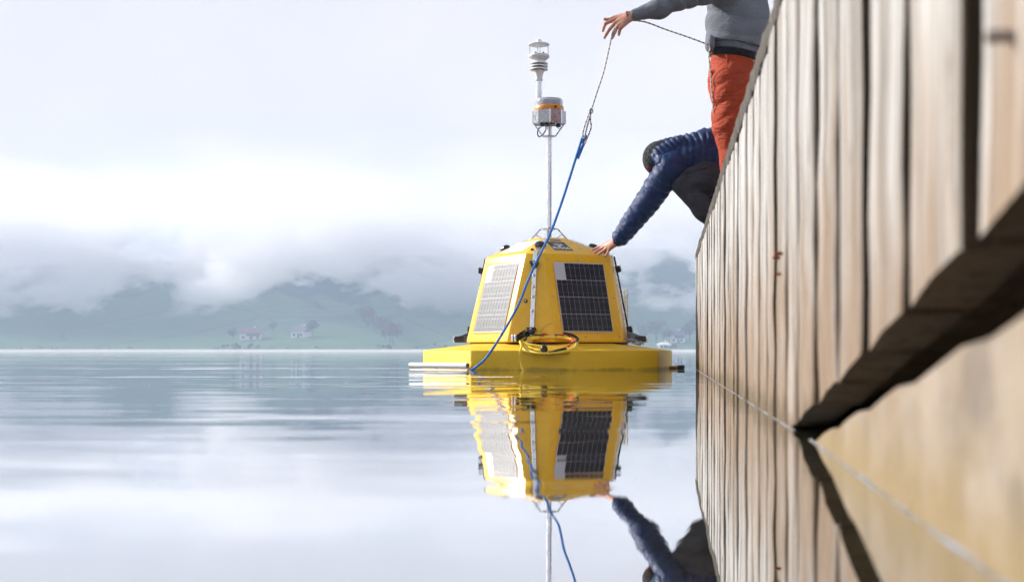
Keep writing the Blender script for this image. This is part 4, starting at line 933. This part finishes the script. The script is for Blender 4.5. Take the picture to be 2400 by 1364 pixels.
def hem_sdf(P):
    D = cone(P, at(1722, 150, 8.055), at(1724, 88, 8.06), .140, .150, (np.array([.45, .9, 0]), .86)) + .0016 * np.sin(np.arctan2(P[..., 1] - hem_c[1], P[..., 0] - hem_c[0]) * 110)
    h = (P - hem_c) @ hem_n; return np.maximum(np.maximum(D, -h - .014), h - .034)
link('hem_band', body_mesh('hem', [net(hem_sdf, hem_c - .24, hem_c + .24, .006)], SB), SWEAT, sw)
def cuff_sdf(P):
    D = cone(P, cuffA, cuffB, .0335, .0385); d = (cuffB - cuffA) / np.linalg.norm(cuffB - cuffA); h = (P - cuffA) @ d
    return np.maximum(np.maximum(D, -h - .019), h - .062)
link('cuff', body_mesh('cuff', [net(cuff_sdf, *bounds([cuffA, cuffB], .08), .004)], SB), SWEAT, sw)
# kangaroo pocket bulge at the front
def pouch(P): return ell(P, at(1664, 103, 7.98), (.028, .06, .05)) + .002 * wob(P, 40, 2)
link('pouch_pocket', body_mesh('pouch', [net(pouch, at(1664, 103, 7.98) - .09, at(1664, 103, 7.98) + .09, .006)], SB), SWEAT, sw)
# trousers
def trou_core(P):
    D = cone(P, at(1720, 130, 8.05), at(1720, 190, 8.05), .130, .150, (np.array([.45, .9, 0]), .9))
    for a, b_, c, o in ((hipL, knL, anL, 0), (hipR, knR, anR, 1)):
        L1 = cone(P, a + np.array([0, 0, .03]), a * .55 + b_ * .45, .116, .106); L1 = smin(L1, cone(P, a * .55 + b_ * .45, b_, .106, .080), .05); L1 = smin(L1, cone(P, b_, c, .080, .066), .04); D = smin(D, L1, .05)
    return D
def trou_sdf(P):
    D = trou_core(P) + fold(P, (.55, .1, -1), 66, .014, 21) + fold(P, (.9, .2, .7), 95, .005, 31) + .003 * wob(P, 22, 6)
    D = smin(D, cone(P, at(1669, 172, 7.97), at(1673, 206, 7.97), .014, .010), .02)
    return np.maximum(D, (P - hem_c) @ hem_n + .052)
tz = DECK + .07
tv = net(trou_sdf, np.array([1.02, 7.75, tz]), np.array([1.62, 8.45, 1.80]), .0085)
tr_ = link('trousers', body_mesh('trousers', [tv], SB), TROU, person1)
def belt_sdf(P):
    D = cone(P, at(1720, 110, 8.05), at(1720, 165, 8.05), .136, .144, (np.array([.45, .9, 0]), .9)); h = (P - hem_c) @ hem_n; return np.maximum(np.abs(h + .034) - .020, D)
link('belt', body_mesh('belt', [net(belt_sdf, hem_c - .24, hem_c + np.array([.24, .24, .1]), .005)], SB), BELT, person1)
for px_ in (1704,):
    q = MB(); c0_, c1_ = at(px_ - 1, 128, 7.905), at(px_ + 2, 150, 7.905); q.tube([c0_, (c0_ + c1_) / 2 + np.array([0, -.006, 0]), c1_], .0062, 6); q.build('belt_loop', TROU, tr_, SB, smooth=60)
q = MB(); q.tube([at(1712, 169, 7.868), at(1748, 169, 7.866)], .003, 5); q.tube([at(1712, 172, 7.870), at(1748, 173, 7.868)], .002, 5); q.build('pocket_welt', TROU, tr_, SB)
q = MB(); q.tube(spline([at(1668, 165, 7.95), at(1669, 182, 7.945), at(1674, 200, 7.94), at(1680, 205, 7.93)], 6), .0035, 5); q.build('pocket_edge', TROU, tr_, SB, smooth=60)
q = MB(); 
for (t_, r_) in ((0, .0),): 
    wc = at(1475, 39, 8.0); ax_ = (wrist - fore) / np.linalg.norm(wrist - fore); u_ = np.cross(ax_, [0, 1, 0]); u_ /= np.linalg.norm(u_); v_ = np.cross(ax_, u_); wc = wrist + ax_ * .004 
    q.tube([wc + (u_ * math.cos(a) * .0285 + v_ * math.sin(a) * .0285) + ax_ * .004 * math.sin(a) for a in np.linspace(0, 2 * math.pi, 28, endpoint=False)], .0036, 6, closed=True)
q.build('bracelet', plain('bracelet_beads', (.05, .035, .025), .6, 0, .6, 200), person1, SB, smooth=60)
for c in (anL, anR):
    def shoe(P, c=c):
        a = np.array([c[0], c[1], DECK]); D = cone(P, a + np.array([.03, -.01, .045]), a + np.array([-.17, .05, .035]), .045, .038); D = smin(D, cone(P, a + np.array([0, 0, .05]), a + np.array([0, 0, .1]), .046, .05), .02); return np.maximum(D, DECK + .002 - P[..., 2])
    c3 = np.array([c[0], c[1], DECK]); link('shoe', body_mesh('shoe', [net(shoe, c3 + np.array([-.26, -.12, -.01]), c3 + np.array([.12, .16, .18]), .008)], SB), SHOE, person1)
def hair(P): return np.maximum(ell(P, head + np.array([.008, .005, .012]), (.104, .088, .122)) + .003 * wob(P, 60, 3), -(P - (head + np.array([-.05, 0, .0]))) @ np.array([.75, 0, .66]))
link('hair', body_mesh('hair', [net(hair, head - .16, head + .16, .008)], SB), HAIRM, person1)

# ================= the crouching person
KB = at(1690, 575, 8.5); KB[2] = DECK
person2 = empty('person', tuple(KB)); tag(person2, 'person in navy quilted jacket crouching at the quay edge, hand on the buoy', 'person')
wr2 = at(1444, 566, 8.70); fo2 = at(1462, 545, 8.66)
k2 = [at(1413.5, 575.5, 8.79), at(1418, 577.5, 8.765), at(1423.5, 580, 8.745), at(1429, 583.5, 8.73)]
def onr(px, py, Y): return at(px, py, Y)
c2 = [[onr(1403, 579, 8.815), onr(1395, 583.5, 8.825), onr(1388.5, 585.5, 8.828)], [onr(1408.5, 583, 8.785), onr(1399.5, 589, 8.79), onr(1394, 592, 8.79)],
      [onr(1416, 587, 8.76), onr(1408, 593, 8.765), onr(1403, 596, 8.767)], [onr(1425, 592, 8.735), onr(1421.5, 598.5, 8.745), onr(1419.5, 602, 8.75)]]
t2 = [at(1436, 573, 8.77), at(1429, 581, 8.81), at(1423, 588, 8.82), at(1418.5, 592.5, 8.815)]
ap2 = [fo2, wr2] + k2 + [p for c in c2 for p in c] + t2
hd2 = net(lambda P: hand_sdf(P, wr2, fo2, k2, c2, t2, 1.0), *bounds(ap2, .03), .0026)
nk2, hdc2 = at(1572, 362, 8.5), at(1541, 372, 8.5)
sh2, el2 = at(1572, 392, 8.40), at(1520, 470, 8.54)
sh2R, el2R, wr2R = at(1592, 372, 8.68), at(1610, 440, 8.82), at(1650, 480, 8.78)
sp0, sp1, pl2 = at(1600, 366, 8.5), at(1665, 348, 8.5), at(1738, 375, 8.5)
kneeL, hip2L, ank2L = at(1600, 425, 8.42), at(1724, 418, 8.44), at(1712, 548, 8.46)
kneeR, hip2R, ank2R = at(1640, 440, 8.72), at(1730, 418, 8.62), at(1745, 548, 8.66)
def body2(P):
    D = cone(P, pl2, sp1, .085, .085); D = smin(D, cone(P, sp1, sp0, .085, .075), .05); D = smin(D, cone(P, sp0, hdc2, .05, .045), .03); D = smin(D, ell(P, hdc2, (.068, .066, .076)), .02)
    D = smin(D, ell(P, hdc2 + np.array([.0, .0, -.06]), (.048, .05, .05)), .03); D = smin(D, ell(P, hdc2 + np.array([-.035, 0, -.08]), (.016, .012, .016)), .012)
    for a, b_, c in ((sh2, el2, fo2), (sh2R, el2R, wr2R)): D = smin(D, cone(P, a, b_, .05, .04), .04); D = smin(D, cone(P, b_, c, .04, .029), .02)
    for a, b_, c in ((hip2L, kneeL, ank2L), (hip2R, kneeR, ank2R)):
        D = smin(D, cone(P, a, b_, .075, .052), .04); D = smin(D, cone(P, b_, c, .052, .036), .02); D = smin(D, cone(P, c + np.array([.0, 0, -.03]), c + np.array([-.13, .03, -.035]), .03, .022), .03)
    return smin(D, ell(P, wr2R + np.array([0, 0, -.03]), (.03, .03, .045)), .02)
b2 = bounds([pl2, hdc2, fo2, ank2L, ank2R, wr2R, kneeR], .17); b2[0][2] = min(b2[0][2], DECK + .002); b2[0][2] = min(DECK + .002, fo2[2] - .05)
bd2 = net(body2, *b2, .013)
link('body', body_mesh('body', [hd2, bd2], KB), SKIN, person2)
for i in range(4):
    a, b_ = c2[i][1], c2[i][2]; d_ = (b_ - a) / np.linalg.norm(b_ - a); up_ = np.array([-.15, -.6, .8]); up_ -= d_ * (up_ @ d_); up_ /= np.linalg.norm(up_); c = b_ + up_ * .0066
    sd_ = np.cross(d_, up_); q = MB(); q.loft([[c + d_ * x + sd_ * y for x, y in ((-.005, -.0045), (.005, -.004), (.0065, 0), (.005, .004), (-.005, .0045))], [c + up_ * .0012 + d_ * x + sd_ * y for x, y in ((-.004, -.0035), (.004, -.003), (.005, 0), (.004, .003), (-.004, .0035))]]); q.build('nail', NAIL, person2, KB)
cu2 = at(1455, 556, 8.68)
def jacket(P):
    sl = (np.array([.25, 0, 1.0]))
    D = cone(P, sp0, at(1660, 352, 8.5), .112, .122, None, (4.2, .020, .15)); D = smin(D, cone(P, at(1660, 352, 8.5), at(1735, 372, 8.5), .122, .132, None, (4.8, .020, .1)), .006)
    D = smin(D, cone(P, at(1612, 372, 8.42), at(1700, 378, 8.42), .075, .085, None, (5.5, .011, .2)), .012)
    A = cone(P, sh2, el2, .082, .074, None, (5.0, .0125, .3)); A2 = cone(P, el2, cu2, .076, .052, None, (6.0, .0115, .3)); A = smin(A, A2, .004)
    # centre seam along the sleeve
    B = smin(cone(P, sh2R, el2R, .082, .07, None, (5, .011)), cone(P, el2R, wr2R, .07, .05, None, (5, .011)), .01)
    D = smin(D, A, .012); D = smin(D, B, .012); D = smin(D, cone(P, sp0, sh2, .095, .085), .02)
    return D + .0022 * wob(P, 55, 9) + .002 * wob(P, 110, 4)
jl, jh = bounds([sp0, sp1, at(1735, 372, 8.5), cu2, sh2, sh2R, el2R, wr2R], .16)
jk = link('jacket', body_mesh('jacket', [net(jacket, jl, jh, .0072)], KB), PUFF, person2)
def hood(P):
    D = cone(P, at(1549, 366, 8.44), at(1592, 342, 8.45), .060, .056, None, (4, .010, .2)); D = smin(D, cone(P, at(1553, 352, 8.52), at(1598, 340, 8.53), .060, .058, None, (4, .010, .4)), .012); D = smin(D, cone(P, at(1552, 380, 8.38), at(1578, 372, 8.39), .040, .045), .02)
    return D + .002 * wob(P, 60, 12)
link('hood', body_mesh('hood', [net(hood, *bounds([at(1549, 380, 8.36), at(1598, 340, 8.55)], .11), .006)], KB), PUFF, jk)
def cuff2(P):
    d = (cu2 - wr2) / np.linalg.norm(cu2 - wr2); D = cone(P, wr2 + d * .006, cu2, .036, .042); h = (P - wr2) @ d; return np.maximum(np.maximum(D, -h + .008), h - .07) + .001 * wob(P, 140, 3)
link('cuff', body_mesh('cuff', [net(cuff2, *bounds([wr2, cu2], .07), .004)], KB), PUFF, jk)
# sleeve seam
sm = [sh2, at(1545, 432, 8.41), el2 + np.array([-.0, -.079, .01]), at(1486, 512, 8.55), at(1458, 548, 8.63)]
# beanie
ba = np.array([-.42, -.1, .90]); ba /= np.linalg.norm(ba); bu = np.cross([0, 1, 0], ba); bu /= np.linalg.norm(bu); bv = np.cross(ba, bu)
bn = at(1546, 371, 8.5)
def beanie(P):
    Q = P - bn; x = Q @ bu; y = Q @ bv; z = Q @ ba; q = np.stack([x / .104, y / .094, (z + .005) / .108], -1); k = np.sqrt((q * q).sum(-1)); D = (k - 1) * .09
    D = np.maximum(D, -z - .105); return D + .0018 * np.sin(np.arctan2(y, x) * 46) * np.clip(1 - z / .1, 0, 1)
bv_, bf_ = net(beanie, bn - .15, bn + .15, .005)
Mb = np.stack([bu, bv, ba], 1); me = body_mesh('beanie', [((bv_ - bn) @ Mb, bf_)], (0, 0, 0))
bo_ = link('beanie', me, KNIT, person2); Mx = Matrix([[*Mb[0], 0], [*Mb[1], 0], [*Mb[2], 0], [0, 0, 0, 1]]); Mx.translation = Vector(bn - KB); bo_.matrix_local = Mx
def trou2(P):
    D = cone(P, kneeL, at(1650, 414, 8.43), .078, .104); D = smin(D, cone(P, at(1650, 414, 8.43), hip2L, .104, .125), .05)
    S_ = smin(cone(P, kneeL + np.array([.004, 0, -.014]), at(1652, 492, 8.43), .074, .064), cone(P, at(1652, 492, 8.43), ank2L, .066, .060), .03); D = smin(D, S_, .003)
    E_ = smin(cone(P, kneeR, hip2R, .078, .12), cone(P, kneeR, ank2R, .075, .06), .02); D = smin(D, E_, .04); D = smin(D, cone(P, hip2L, pl2, .11, .12), .05)
    return D + fold(P, (.8, .1, .75), 60, .0045, 41) + fold(P, (-.5, .2, .9), 90, .003, 51) + .002 * wob(P, 40, 2)
lo2, hi2 = bounds([kneeL, hip2L, ank2L, ank2R, pl2, kneeR], .15); lo2[2] = DECK + .06
tk = link('trousers', body_mesh('trousers', [net(trou2, lo2, hi2, .0085)], KB), CHAR, person2)
q = MB(); q.tube(spline([at(1606, 404, 8.33), at(1630, 398, 8.318), at(1656, 392, 8.312), at(1664, 384, 8.316)], 6), .0045, 6); q.tube(spline([at(1612, 417, 8.335), at(1640, 406, 8.322), at(1660, 398, 8.32)], 6), .004, 6); q.build('cargo_pocket', CHAR, tk, KB, smooth=60)
for c in (ank2L, ank2R):
    def shoe(P, c=c):
        a = np.array([c[0], c[1], DECK]); D = cone(P, a + np.array([.03, 0, .045]), a + np.array([-.15, .02, .035]), .045, .038); D = smin(D, cone(P, a + np.array([0, 0, .05]), a + np.array([0, 0, .1]), .046, .05), .02); return np.maximum(D, DECK + .002 - P[..., 2])
    c3 = np.array([c[0], c[1], DECK]); link('shoe', body_mesh('shoe', [net(shoe, c3 + np.array([-.24, -.12, -.01]), c3 + np.array([.12, .12, .18]), .008)], KB), SHOE, person2)
